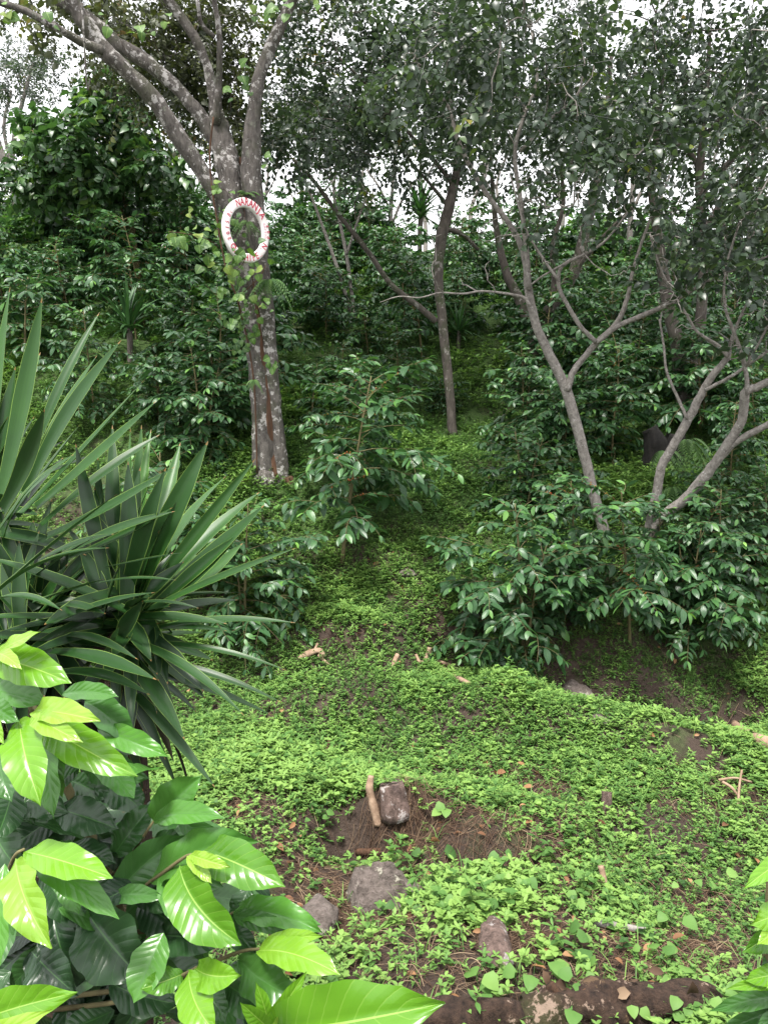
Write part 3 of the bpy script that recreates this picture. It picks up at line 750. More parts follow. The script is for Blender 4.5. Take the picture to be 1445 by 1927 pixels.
tube(W, cr(pa, 6), np.interp(np.linspace(0, 1, 55), [0, .1, .6, .85, 1], [.085, .065, .065, .10, .05]), 11, .2)
pa = A([P(*q) for q in [(470, 905, 10.9), (455, 912, 10.85), (440, 925, 10.8)]]); tube(W, cr(pa, 4), np.linspace(.07, .03, 9), 7, .1)
pa = A([P(*q) for q in [(540, 900, 10.95), (552, 925, 10.9), (556, 945, 10.85)]]); tube(W, cr(pa, 4), np.linspace(.09, .04, 9), 7, .1)
W.part('exposed_wood', M['bark_brown'], ring_tree, label='dark brown peeled strip of bare wood')

# --- crowns and trunks of the shade trees on the slope; unseen clusters above the view are added to shade the background
def sblob(*a):
    a = list(a); a[6] = max(4, int(a[6] * .37)); return blob(*a)
def shade(name_label, limbs, blobs, bark, basepx, Yb, per=3, tint=.38, sprays=SHADE, leafm='canopy', group=None, rk=1.0, grow_bare=None):
    T = Tree()
    for lm in limbs:
        T.limb([(a_, b_, c_ * .72) for a_, b_, c_ in lm[0]], lm[1], lm[2], lm[3] if len(lm) > 3 else 9, .035)
    if grow_bare is not None: T.grow(grow_bare, sprays, leaf=False)
    if blobs: T.grow(np.vstack(blobs), sprays, per + (2 if sprays is SHADE else 0), tint, .2 if leafm == 'lush' else .15, rk=rk)
    q = P(*basepx, Yb); q = gp(q[0], q[1])
    return T.done('shade_tree', name_label, q, M[bark], M[leafm], group)

shade('straight slender tree in the middle of the slope beside the grassy path', [
    ([(852, 825, 26), (848, 760, 24), (840, 680, 24), (830, 590, 24), (825, 510, 25), (832, 440, 30), (850, 365, 26), (862, 300, 20), (850, 220, 14), (842, 140, 10), (838, 40, 8)], 14, 14, 10),
    ([(820, 605, 16), (792, 580, 16), (735, 535, 14), (690, 470, 13), (640, 408, 11), (590, 340, 10), (552, 300, 8)], 14, 12.8),
    ([(838, 430, 14), (868, 440, 12), (900, 470, 10)], 14, 14.3, 6),
    ([(855, 350, 14), (815, 300, 10), (760, 240, 8), (700, 170, 7), (640, 110, 5)], 14, 13.2, 7),
    ([(864, 300, 12), (900, 230, 10), (930, 150, 8), (960, 60, 6)], 14, 14.6, 7),
    ([(845, 390, 12), (808, 345, 9), (770, 300, 8), (740, 240, 6)], 14, 13.6, 6)],
    [sblob(530, 200, 15, 70, 120, 1.2, 60), sblob(560, 60, 15, 80, 90, 1.2, 50), sblob(690, 130, 13.4, 190, 170, 1.6, 190), sblob(620, 255, 13, 130, 70, 1.2, 70), sblob(850, 120, 14, 170, 180, 1.6, 130), sblob(760, -150, 13.5, 260, 140, 2, 70), sblob(800, 290, 13.6, 90, 50, 1, 30)], 'bark_dark', (851, 815), 14, grow_bare=np.vstack([blob(660, 380, 13.2, 110, 80, .6, 34), blob(880, 400, 14, 70, 70, .6, 14)]))
shade('pale tree leaning left from the coffee bushes with a forked side branch', [
    ([(1138, 1012, 32), (1120, 940, 28), (1092, 830, 27), (1065, 735, 27), (1040, 680, 25), (1012, 622, 23), (996, 560, 22), (988, 490, 17), (965, 432, 14), (926, 380, 12), (888, 320, 11), (858, 255, 10), (842, 200, 8), (800, 150, 6)], 9.8, 9.6, 11),
    ([(1066, 735, 20), (1078, 700, 17), (1092, 680, 16), (1122, 645, 16), (1160, 608, 14), (1180, 560, 12), (1190, 510, 9), (1220, 420, 7), (1260, 330, 5)], 9.7, 9.2, 8),
    ([(1122, 645, 13), (1160, 615, 14), (1205, 595, 14), (1262, 570, 12), (1330, 530, 10), (1400, 500, 7), (1450, 480, 5)], 9.5, 8.8, 8),
    ([(1122, 645, 12), (1092, 615, 12), (1065, 570, 11), (1050, 535, 10), (1058, 500, 10), (1100, 478, 8), (1140, 452, 7), (1180, 400, 5)], 9.5, 9.3, 7),
    ([(1052, 530, 8), (1010, 470, 6), (985, 420, 5), (960, 330, 4)], 9.3, 9.4, 6),
    ([(996, 575, 11), (985, 560, 9), (950, 552, 7), (905, 548, 6), (870, 553, 5.5), (828, 551, 5), (790, 560, 4), (750, 558, 3), (715, 569, 2)], 9.6, 9.4, 6),
    ([(994, 545, 15), (990, 470, 14), (980, 380, 12), (968, 290, 10), (985, 220, 9), (1010, 150, 7), (1000, 60, 5)], 9.6, 9.3, 8),
    ([(1060, 497, 7), (1020, 520, 6), (1000, 535, 5)], 9.3, 9.4, 5),
    ([(978, 285, 8), (1040, 220, 7), (1085, 180, 6), (1100, 120, 5)], 9.4, 9.0, 6)],
    [sblob(950, 130, 9.4, 200, 150, 1.0, 90), sblob(1120, 240, 9.1, 130, 130, .9, 55), sblob(820, 110, 9.6, 120, 110, .8, 40), sblob(1080, -120, 9.2, 260, 130, 1.2, 50), sblob(1080, 380, 9.2, 120, 60, .6, 16)], 'bark_pale', (1135, 1010), 9.8, 3, .40, grow_bare=np.vstack([blob(1040, 420, 9.3, 110, 110, .5, 34), blob(1250, 500, 9.0, 110, 80, .5, 26), blob(860, 480, 9.5, 80, 60, .4, 10)]))
shade('dark double trunk behind the leaning pale tree', [
    ([(1022, 742, 22), (1020, 660, 24), (1028, 600, 30), (1048, 560, 32), (1078, 515, 30), (1100, 440, 26), (1122, 340, 20), (1140, 220, 14), (1150, 100, 9)], 16, 16, 10),
    ([(1006, 700, 28), (996, 620, 28), (978, 565, 26), (955, 520, 22), (935, 440, 16), (925, 330, 10)], 16, 16.4, 9),
    ([(1030, 598, 16), (1042, 540, 14), (1040, 460, 12), (1060, 380, 10), (1050, 280, 7)], 16, 15.6, 8),
    ([(1080, 512, 14), (1130, 450, 10), (1200, 380, 7)], 16, 15.4, 7)],
    [sblob(1080, 150, 15.5, 260, 170, 2, 210), sblob(900, 200, 16.4, 160, 140, 1.6, 110), sblob(1040, -130, 15.5, 320, 130, 2, 70), sblob(1020, 330, 16, 150, 50, 1, 30)], 'bark_dark', (1020, 735), 16)
shade('pair of grey trunks growing behind the charred stump on the right', [
    ([(1285, 800, 32), (1280, 720, 34), (1272, 640, 33), (1255, 570, 32), (1245, 500, 28), (1235, 430, 22), (1225, 330, 16), (1240, 210, 11), (1250, 100, 8)], 13, 13, 10),
    ([(1296, 790, 26), (1304, 700, 26), (1316, 610, 27), (1322, 520, 26), (1320, 420, 24), (1316, 340, 22), (1322, 250, 17), (1330, 150, 12), (1335, 60, 8)], 13, 12.6, 10),
    ([(1316, 370, 18), (1345, 330, 16), (1385, 290, 15), (1445, 190, 13), (1500, 80, 8)], 12.8, 12, 8),
    ([(1318, 330, 13), (1300, 290, 12), (1270, 270, 10), (1235, 262, 7)], 12.8, 12.8, 6),
    ([(1322, 440, 12), (1360, 370, 12), (1390, 340, 12), (1445, 240, 10), (1500, 170, 6)], 12.7, 12.2, 7),
    ([(1324, 255, 10), (1352, 225, 9), (1400, 165, 8), (1450, 130, 5)], 12.7, 12, 6)],
    [sblob(1270, 130, 12.6, 230, 180, 1.6, 200), sblob(1420, 200, 12, 140, 170, 1.4, 90), sblob(1300, -140, 12.5, 320, 130, 2, 70), sblob(1200, 290, 13, 130, 40, 1, 25), sblob(1400, 420, 12.2, 90, 50, .8, 16)], 'bark_dark', (1290, 792), 13, grow_bare=np.vstack([blob(1330, 400, 12.6, 110, 110, .6, 40)]))
bare = np.vstack([blob(1400, 610, 8.8, 90, 90, .8, 34), blob(1290, 540, 8.9, 100, 100, .6, 30)])
shade('low forked grey tree spreading rightward from the coffee bushes', [
    ([(1212, 1040, 30), (1222, 985, 26), (1236, 925, 24), (1243, 880, 23), (1262, 845, 23), (1296, 785, 23), (1322, 735, 20), (1345, 700, 18), (1368, 672, 15), (1375, 640, 9), (1395, 590, 6), (1420, 540, 5)], 9.6, 8.9, 9),
    ([(1214, 1035, 26), (1240, 978, 26), (1290, 938, 28), (1330, 890, 27), (1365, 840, 24), (1395, 790, 24), (1402, 740, 24), (1430, 725, 20), (1500, 690, 16)], 9.6, 8.6, 9),
    ([(1345, 872, 18), (1372, 842, 18), (1400, 822, 18), (1445, 798, 17), (1520, 750, 14)], 9.2, 8.5, 8),
    ([(1368, 672, 10), (1350, 650, 9), (1312, 625, 8), (1290, 590, 7), (1262, 545, 6), (1240, 500, 5), (1222, 440, 4)], 8.9, 8.7, 6),
    ([(1404, 742, 12), (1404, 710, 11), (1392, 660, 10), (1378, 620, 9), (1362, 570, 7), (1366, 500, 6), (1390, 420, 5)], 8.8, 8.5, 6),
    ([(1292, 788, 9), (1275, 750, 8), (1254, 700, 7), (1248, 650, 6), (1240, 600, 5)], 9.2, 9.2, 6),
    ([(1325, 735, 10), (1380, 705, 9), (1430, 670, 8), (1480, 640, 6)], 9, 8.5, 6),
    ([(1402, 690, 7), (1430, 640, 6), (1460, 580, 5)], 8.7, 8.4, 5),
    ([(1372, 668, 6), (1330, 640, 5), (1300, 615, 4)], 8.9, 9, 5)],
    [sblob(1400, 480, 8.6, 90, 90, .6, 34), sblob(1440, 330, 8.5, 90, 110, .6, 34), sblob(1260, 420, 8.8, 80, 60, .5, 14), sblob(1460, 610, 8.5, 60, 70, .5, 14), sblob(1420, 120, 8.6, 120, 120, .7, 30)], 'bark_pale', (1214, 1030), 9.6, 3, .40, grow_bare=bare)
shade('thin two stemmed tree in the distance just right of the lichen covered trunk', [
    ([(670, 640, 15), (668, 610, 14), (650, 555, 11), (630, 490, 9), (612, 440, 8), (590, 380, 6), (570, 330, 5)], 18, 17.6, 7),
    ([(669, 610, 12), (660, 540, 10), (652, 480, 9), (640, 420, 8), (628, 360, 6), (640, 280, 5)], 18, 18.3, 7),
    ([(652, 480, 7), (668, 430, 6), (690, 370, 5)], 18, 18, 5)],
    [sblob(600, 250, 17.8, 120, 60, 1.4, 50), sblob(650, 180, 18, 140, 90, 1.6, 70), sblob(700, 330, 18, 70, 30, .8, 8)], 'bark_pale', (669, 636), 18)
shade('pale trunk in the right distance between the leaning tree and the paired trunks', [
    ([(1180, 590, 16), (1182, 500, 16), (1186, 420, 15), (1192, 330, 12), (1200, 240, 9)], 21, 21, 8),
    ([(1188, 400, 9), (1215, 340, 8), (1245, 260, 6)], 21, 20.8, 6)],
    [sblob(1160, 260, 21, 170, 90, 2, 110), sblob(1240, 180, 21, 190, 110, 2, 80)], 'bark_pale', (1180, 588), 21)
shade('far slim trunk standing beyond the straight slender tree', [
    ([(745, 560, 12), (742, 500, 12), (735, 430, 11), (738, 360, 9), (745, 280, 7)], 23, 23, 7),
    ([(738, 420, 8), (760, 370, 7), (790, 330, 5)], 23, 23, 6), ([(736, 400, 7), (712, 350, 6), (690, 320, 4)], 23, 23, 6)],
    [sblob(740, 240, 23, 170, 70, 2, 90)], 'bark_pale', (745, 556), 23)
shade('far dark trunk near the right edge behind the spreading branches', [
    ([(1400, 640, 20), (1395, 560, 19), (1402, 480, 17), (1420, 400, 14), (1440, 310, 10)], 18, 18, 8),
    ([(1398, 520, 11), (1370, 450, 9), (1350, 380, 7)], 18, 18.2, 6)],
    [sblob(1400, 290, 18, 130, 110, 1.8, 90)], 'bark_dark', (1400, 634), 18)
# left: lush multi-stem tree and the pale far-left one
shade('bushy bright green tree with thin stems on the left hillside', [
    ([(270, 610, 15), (266, 560, 14), (258, 490, 13), (250, 440, 12), (240, 400, 10), (225, 340, 7), (200, 280, 5)], 18, 18, 8),
    ([(250, 450, 8), (232, 400, 6), (205, 350, 5), (180, 300, 4)], 18, 17.6, 6), ([(250, 450, 8), (262, 390, 7), (262, 330, 6), (255, 260, 4)], 18, 18.3, 6),
    ([(242, 400, 6), (215, 395, 5), (170, 380, 4), (120, 360, 3)], 18, 17.8, 5), ([(262, 390, 5), (300, 350, 4), (330, 320, 3)], 18, 18, 5)],
    [blob(120, 265, 17.6, 80, 45, 1.1, 48, .3), blob(225, 215, 18, 60, 45, 1.0, 34, .3), blob(275, 310, 18, 65, 45, 1.0, 36), blob(170, 330, 17.6, 80, 45, 1.0, 38), blob(80, 325, 17.8, 50, 40, .8, 24), blob(190, 405, 18, 110, 25, 1, 22), blob(205, 165, 18, 40, 25, .6, 14)], 'twig', (270, 606), 18, 3, .45, LUSH, 'lush')
shade('pale trunk with rising branches at the far left edge', [
    ([(36, 395, 26), (28, 340, 26), (14, 310, 24), (-6, 270, 22), (-20, 200, 16)], 21, 21, 9),
    ([(22, 320, 14), (26, 270, 13), (36, 220, 11), (52, 160, 9), (62, 120, 6)], 21, 20.7, 7), ([(20, 300, 9), (8, 240, 8), (22, 170, 6)], 21, 21, 6)],
    [blob(75, 130, 21, 70, 50, 1.6, 60), blob(-10, 140, 21, 60, 110, 1.6, 60)], 'bark_pale', (36, 398), 21, 3, .35, FINE)

# --- far trees on the crest (a few shared meshes)
FAR = []
for k in range(4):
    T = Tree(); h = 4.2 + k * .5; rg = R
    path = cr([(0, 0, -.2), (rg.normal(0, .2), rg.normal(0, .2), h * .4), (rg.normal(0, .5), rg.normal(0, .4), h * .8)], 6)
    tube(T.wood, path, np.linspace(.14, .05, len(path)), 7, .06); T.add_nodes(path)
    u = unit(R.normal(0, 1, (60, 3))) * (R.uniform(.15, 1, 60) ** .4)[:, None]
    T.grow(u * A([2.2, 2.0, h * .36]) + A([0, 0, h * .72]), FARS, 3, .45, .16, rk=1.6)
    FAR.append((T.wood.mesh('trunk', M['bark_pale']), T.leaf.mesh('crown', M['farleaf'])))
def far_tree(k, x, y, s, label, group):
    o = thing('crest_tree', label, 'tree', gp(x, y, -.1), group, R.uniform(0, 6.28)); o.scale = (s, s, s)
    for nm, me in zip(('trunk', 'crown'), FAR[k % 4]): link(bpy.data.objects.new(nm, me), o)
i = 0
for x in np.arange(-24, 25, 3.4):
    for y in (37.5, 43.0, 50):
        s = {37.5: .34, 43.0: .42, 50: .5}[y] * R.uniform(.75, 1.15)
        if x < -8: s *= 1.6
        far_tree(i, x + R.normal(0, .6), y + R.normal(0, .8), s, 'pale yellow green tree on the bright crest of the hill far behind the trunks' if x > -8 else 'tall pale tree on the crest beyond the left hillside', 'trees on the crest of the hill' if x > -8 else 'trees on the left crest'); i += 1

SHRUBP = []
for k in range(2):
    T = Tree(); path = cr([(0, 0, -.1), (.03, 0, .3), (0, .04, .6)], 4); tube(T.wood, path, np.linspace(.03, .015, len(path)), 6); T.add_nodes(path)
    u = unit(R.normal(0, 1, (46, 3))) * (R.uniform(.2, 1, 46) ** .4)[:, None]
    T.grow(u * A([.95, .85, .55]) + A([0, 0, .75]), LUSH, 3, .62, .2)
    SHRUBP.append((T.wood.mesh('stem', M['twig']), T.leaf.mesh('foliage', M['lightleaf'])))
for i, (px, py, sc, lb) in enumerate([(130, 480, 1.1, 'light green leafy shrub above the upright yucca blades on the left hillside'), (60, 520, 1.0, 'light green leafy shrub at the left edge, above the yucca'), (210, 500, .9, 'light green shrub beside the stem of the bushy green tree'),
    (340, 450, .9, 'light green shrub between the bushy green tree and the white ring'), (600, 470, 1.1, 'yellowish shrub near the hilltop right of the white ring'), (690, 480, 1.0, 'yellowish shrub near the hilltop behind the thin two stemmed tree'), (1120, 560, 1.2, 'bright green shrub in the sunny gap behind the leaning pale tree'), (1100, 490, 1.2, 'yellowish shrub near the hilltop above the sunny gap'), (1210, 500, 1.1, 'yellowish shrub near the hilltop left of the paired grey trunks'), (390, 640, .7, 'small light green shrub just left of the lichen covered trunk')]):
    o = thing('leafy_shrub', lb, 'shrub', at(px, py), 'light green shrubs on the hillside', R.uniform(0, 6.28)); o.scale = (sc, sc, sc * .9)
    for nm, me in zip(('stem', 'foliage'), SHRUBP[i % 2]): link(bpy.data.objects.new(nm, me), o)

SLIM = []
for k in range(3):
    T = Tree()
    path = cr([(0, 0, -.2), (R.normal(0, .15), R.normal(0, .2), 1.6), (R.normal(0, .3), R.normal(0, .3), 3.2), (R.normal(0, .5), R.normal(0, .3), 5.2)], 5)
    tube(T.wood, path, np.linspace(.10, .035, len(path)), 7, .05); T.add_nodes(path[6:])
    for q in range(3):
        a = R.uniform(0, 6.28); b0 = path[5 + 2 * q]; e = b0 + A([math.cos(a) * 1.3, math.sin(a) * 1.0, 1.7 + .3 * q])
        lp = cr([b0, (b0 + e) / 2 + A([0, 0, -.15]), e], 5); tube(T.wood, lp, np.linspace(.05, .018, len(lp)), 6, .05); T.add_nodes(lp[3:])
    u = unit(R.normal(0, 1, (34, 3))) * (R.uniform(.1, 1, 34) ** .4)[:, None]
    T.grow(u * A([1.9, 1.6, 1.0]) + A([0, 0, 5.2]), SHADE, 4, .45, .15, rk=1.2)
    u = unit(R.normal(0, 1, (9, 3))) * 1.0
    T.grow(u * A([1.5, 1.3, 1.2]) + A([0, 0, 3.4]), SHADE, 1, .45, .15)
    SLIM.append((T.wood.mesh('trunk', M['bark_pale']), T.leaf.mesh('crown', M['canopy'])))
for i, (px, yy, sc) in enumerate([(575, 27, .8), (640, 31, .9), (700, 29, .8), (800, 33, 1.0), (905, 28, .9), (955, 34, 1.0), (1045, 30, .9), (1105, 35, 1.0), (1160, 28, .85), (1240, 33, 1.0), (1330, 29, .9), (1400, 34, 1.0), (500, 33, .9), (390, 30, .8), (330, 34, .9)]):
    q = P(px, 450, yy); o = thing('slim_tree', 'slim pale trunked tree standing against the white sky along the hilltop', 'tree', gp(q[0], q[1], -.05), 'slim trees along the hilltop', R.uniform(0, 6.28)); o.scale = (sc, sc, sc)
    for nm, me in zip(('trunk', 'crown'), SLIM[i % 3]): link(bpy.data.objects.new(nm, me), o)

# ------------------------------------------------------------------ spiky rosette plants on the slope
def blade_mesh(B, p0, p1, w, nrm, sag=0.0, fold=.35, n=9, tint=.5, twist=0.0, nw=2):
    p0, p1 = A(p0, float), A(p1, float); ax = p1 - p0; L = np.linalg.norm(ax)
    t = np.linspace(0, 1, n); nrm = unit(nrm - unit(ax) * np.dot(nrm, unit(ax)))
    c = p0 + ax * t[:, None] + nrm[None] * (sag * L * 4 * t * (1 - t))[:, None]
    tg = unit(np.gradient(c, axis=0)); side = unit(np.cross(tg, nrm[None])); nn = np.cross(side, tg)
    if twist:
        a = twist * t; side, nn = side * np.cos(a)[:, None] + nn * np.sin(a)[:, None], nn * np.cos(a)[:, None] - side * np.sin(a)[:, None]
    prof = np.interp(t, [0, .08, .25, .5, .7, .85, .95, 1], [.75, .68, .8, 1, .82, .48, .17, .02]) * w / 2
    u = np.linspace(-1, 1, 2 * nw + 1)
    v = c[:, None] + side[:, None] * (u[None] * prof[:, None])[..., None] + nn[:, None] * (fold * (np.abs(u)[None] ** 1.3) * prof[:, None])[..., None]
    l, tt = grid_faces(n, 2 * nw + 1)
    uv = np.stack(np.broadcast_arrays((u[None] + 1) / 2, t[:, None]), -1).reshape(-1, 2)
    B.add(v.reshape(-1, 3), l, tt, tint, uv)
def rosette_mesh(seed, n, L, w, stem):
    rg = np.random.default_rng(seed); B = Batch(); S = Batch()
    tube(S, cr([(0, 0, -.1), (.02, 0, stem * .6), (0, .02, stem + .05)], 4), .045, 7, .1)
    for i in range(n):
        a = rg.uniform(0, 6.28); el = rg.uniform(-.2, 1.45); ll = L * rg.uniform(.7, 1.1)
        d = A([math.cos(a) * math.cos(el), math.sin(a) * math.cos(el), math.sin(el)])
        b0 = A([0, 0, stem + rg.uniform(-.1, .1)])
        blade_mesh(B, b0, b0 + d * ll + A([0, 0, -.12 * ll * math.cos(el)]), w, A([0, 0, 1.0]) + d * -.2 + rg.normal(0, .1, 3), .06, .3, 6, rg.uniform(.1, .9), nw=1)
    return S.mesh('stem', M['bark_dark']), B.mesh('blades', M['rosette'])
ROS = [rosette_mesh(300 + i, 55 + 10 * i, .75, .05, .3 + .25 * i) for i in range(3)]
def rosette(k, px, py, s, label, group=None, Yd=None):
    q = at(px, py)
    o = thing('spiky_rosette', label, 'rosette plant', q, group, R.uniform(0, 6.28)); o.scale = (s, s, s)
    for nm, me in zip(('stem', 'blades'), ROS[k]): link(bpy.data.objects.new(nm, me), o)
rosette(1, 245, 690, 1.15, 'spiky green rosette at the foot of the bushy tree on the left hillside')
rosette(1, 540, 640, 1.1, 'spiky rosette just right of the lichen covered trunk')
rosette(0, 862, 655, .95, 'dark spiky rosette beside the straight slender trunk')
rosette(2, 335, 560, 1.3, 'spiky rosette between the bushy tree and the lichen covered trunk')
rosette(2, 222, 545, 1.3, 'spiky rosette left of the bushy tree stem')
rosette(1, 120, 500, 1.3, 'spiky rosette high on the left hillside behind the yucca')
rosette(2, 790, 490, 1.7, 'pale tall rosette near the hilltop left of the straight slender tree')
rosette(2, 365, 500, 1.4, 'distant rosette close to the left side of the white ring')

# ------------------------------------------------------------------ white ring on the tree
RC = P(463, 434, 10.42)
ring = thing('ring_sign', 'white painted ring with red hand lettering hanging on the lichen covered trunk', 'sign', RC, None, rad(38))
ring.rotation_euler = (rad(-3), rad(3), rad(41))
ring.scale = (.79, .6, .935)
B = Batch(); nth = 72
prof = [(.305, .045), (.300, .02), (.302, -.035), (.312, -.05), (.33, -.055), (.395, -.055), (.412, -.048), (.421, -.03), (.421, .03), (.41, .045)]
th = np.linspace(0, 2 * np.pi, nth, endpoint=False)
v = A([[r * math.sin(a) * (1 + .006 * math.sin(3 * a)), y + .004 * math.sin(2 * a), r * math.cos(a)] for a in th for r, y in prof])
npf = len(prof); q = []
for i in range(nth):
    for j in range(npf):
        a0, a1 = i * npf + j, i * npf + (j + 1) % npf; b0, b1 = ((i + 1) % nth) * npf + j, ((i + 1) % nth) * npf + (j + 1) % npf
        q.append((a0, b0, b1, a1))
B.add(v, np.ravel(q), np.full(len(q), 4))
o = bpy.data.objects.new('ring', B.mesh('ring', M['white'])); link(o, ring)
def lettering(words, mat, name, label=None):
    for text, a0, a1, r, size, inward in words:
        B = Batch()
        for i, ch in enumerate(text):
            a = rad(a0 + (a1 - a0) * (i / max(1, len(text) - 1)))
            cu = bpy.data.curves.new('glyph', 'FONT'); cu.body = ch; cu.size = size; cu.align_x = 'CENTER'; cu.align_y = 'CENTER'; cu.extrude = .0012; cu.resolution_u = 3; cu.offset = size * .022
            ob = bpy.data.objects.new('glyph', cu); COL.objects.link(ob)
            bpy.context.view_layer.update()
            me = bpy.data.meshes.new_from_object(ob.evaluated_get(bpy.context.evaluated_depsgraph_get()))
            co = np.empty(len(me.vertices) * 3); me.vertices.foreach_get('co', co); co = co.reshape(-1, 3)
            lo = np.empty(len(me.loops), np.int32); me.loops.foreach_get('vertex_index', lo)
            tt = np.empty(len(me.polygons), np.int32); me.polygons.foreach_get('loop_total', tt)
            bpy.data.objects.remove(ob); bpy.data.curves.remove(cu); bpy.data.meshes.remove(me)
            sx = .82
            lx, lz = co[:, 0] * sx, co[:, 1]
            ang = a + (math.pi if inward else 0) + R.normal(0, .05)
            x = r * math.sin(a) + lx * math.cos(ang) + lz * math.sin(ang); z = r * math.cos(a) - lx * math.sin(ang) + lz * math.cos(ang)
            B.add(np.stack([x, -.0575 - co[:, 2], z], -1), lo, tt)
        o = bpy.data.objects.new(name, B.mesh(name, mat, smooth=False)); link(o, ring)
        if label: o['label'] = label
lettering([('NARANJA', -27, 50, .362, .135, False), ('Bor', -66, -46, .355, .085, False), ('2015', -116, -82, .355, .085, False), ('600', 74, 96, .388, .075, False), ('GUACHIPELIN', -134, -242, .362, .125, True)], M['red'], 'lettering')
lettering([('CAFETOS', 68, 104, .332, .046, False)], M['pink'], 'faded_lettering', 'small faded pink lettering on the right side of the ring')
B = Batch(); tube(B, A([[0, .02, .40], [0, .1, .46], [.02, .3, .52]]), .006, 5); o = bpy.data.objects.new('hanging_wire', B.mesh('hanging_wire', M['iron'])); link(o, ring)

# vine with broad bright leaves on the trunk
vine_base = gp(*P(470, 905, 10.7)[:2])
vine = thing('climbing_vine', 'broad leaved vine climbing the lichen covered trunk around the white ring', 'vine', vine_base)
S = Batch(); Fo = Batch()
VT = [leaf_tmpl(.17, .17, 6, 2, w_heart, .1, .35, .03), leaf_tmpl(.14, .15, 6, 2, w_heart, .2, .2, .03)]
pts = [(484, 890, 10.80), (482, 800, 10.80), (478, 720, 10.80), (468, 650, 10.78), (456, 600, 10.76), (446, 560, 10.6), (430, 520, 10.55), (418, 470, 10.6), (410, 420, 10.65), (400, 360, 10.65), (395, 290, 10.7), (402, 220, 10.7)]
tube(S, cr(A([P(*q) for q in pts]), 5), .012, 5, .1)
tube(S, cr(A([P(*q) for q in [(446, 560, 10.6), (470, 540, 10.5), (490, 520, 10.5), (500, 500, 10.5)]]), 5), .006, 4)
tube(S, cr(A([P(*q) for q in [(418, 470, 10.6), (390, 450, 10.3), (350, 440, 10.1), (318, 436, 10.0)]]), 5), .005, 4)
tube(S, cr(A([P(*q) for q in [(430, 520, 10.5), (455, 500, 10.2), (463, 480, 10.05)]]), 5), .005, 4)
for px, py, Yd, s, ti in [(320, 438, 10, 1.6, .5), (335, 445, 10, 1.5, .6), (350, 436, 10.1, 1.2, .6), (372, 440, 10.1, 1.4, .7), (395, 455, 10.3, 1.3, .6), (405, 495, 10.3, 1.3, .7), (425, 500, 10.3, 1.5, .8), (392, 480, 10.3, 1.4, .45), (460, 470, 10.05, 1.3, .5),
                          (470, 466, 10.05, 1.3, .55), (450, 480, 10.05, 1.0, .45), (495, 505, 10.4, 1.4, .8), (485, 515, 10.4, 1.2, .7), (455, 525, 10.4, 1.2, .5), (440, 512, 10.4, 1.3, .55), (475, 555, 10.4, 1.0, .6), (490, 575, 10.5, .9, .7), (450, 552, 10.4, 1, .6), (440, 600, 10.5, 1.2, .4),
                          (430, 605, 10.5, 1.2, .4), (410, 420, 10.5, .9, .7), (415, 355, 10.5, 1.0, .7), (402, 345, 10.5, 1.0, .8), (510, 290, 10.5, 1.1, .7), (515, 690, 10.6, 1.3, .35), (522, 682, 10.6, 1.1, .4), (455, 142, 10.5, 1.4, .4), (460, 155, 10.5, 1.3, .35), (430, 172, 10.5, 1.0, .5),
                          (510, 20, 10, 1.5, .65), (520, 12, 10, 1.3, .6), (540, 8, 10, 1.5, .6), (475, 8, 10.2, 1.0, .9), (262, 48, 10, 1.3, .6), (270, 52, 10, 1.1, .5), (310, 40, 10, 1, .7), (205, 50, 9.8, 1.2, .4), (355, 395, 10.4, .9, .9), (95, 36, 9.4, 1.2, .4), (12, 25, 9.2, 1.3, .8), (20, 20, 9.2, 1.2, .8), (600, 8, 10.4, .9, .6), (375, 460, 10.2, 1.3, .3), (380, 500, 10.3, 1.2, .4), (420, 540, 10.4, 1.1, .6), (500, 560, 10.5, 1, .6)]:
    p = P(px, py, Yd); a = R.uniform(-1, 1)
    Fo.scatter(VT[int(R.integers(2))], frames(A([[a, R.normal(-.2, .35), R.normal(-.6, .4)]]), unit(A([[R.normal(0, .5), -1.0, .6 + R.normal(0, .5)]]))) * s * .62, p[None], A([ti * .75 + R.normal(0, .1)]))
    for _ in range(2):
        p2 = p + R.normal(0, .07, 3); Fo.scatter(VT[int(R.integers(2))], frames(A([[R.normal(0, .8), R.normal(-.2, .4), R.normal(-.5, .5)]]), unit(A([[R.normal(0, .6), -.8, .6 + R.normal(0, .5)]]))) * s * R.uniform(.3, .6), p2[None], A([ti * .6 + R.normal(0, .15)]))
    # each leaf stalk reaches back to the stem or the tree limb behind it
    tube(S, cr(A([p, p + A([-.5 * a * .1, .22, .02]), p + A([0, .45 if py > 200 else .7, -.05])]), 3), .003, 3, cap=False)
for _ in range(130):
    py = R.uniform(370, 660); cxp = np.interp(py, [300, 400, 500, 600, 700], [432, 442, 456, 472, 486]) + R.normal(-14, 16)
    p = P(cxp, py, 10.74 + R.normal(0, .05)); Fo.scatter(VT[int(R.integers(2))], frames(A([[R.normal(0, .6), -.15, R.normal(-.6, .4)]]), unit(A([[R.normal(0, .5), -1.0, .4 + R.normal(0, .4)]]))) * R.uniform(.25, .6), p[None], A([R.uniform(-.1, .45)]))
S.part('stem', M['bark_brown'], vine); Fo.part('foliage', M['vine'], vine)

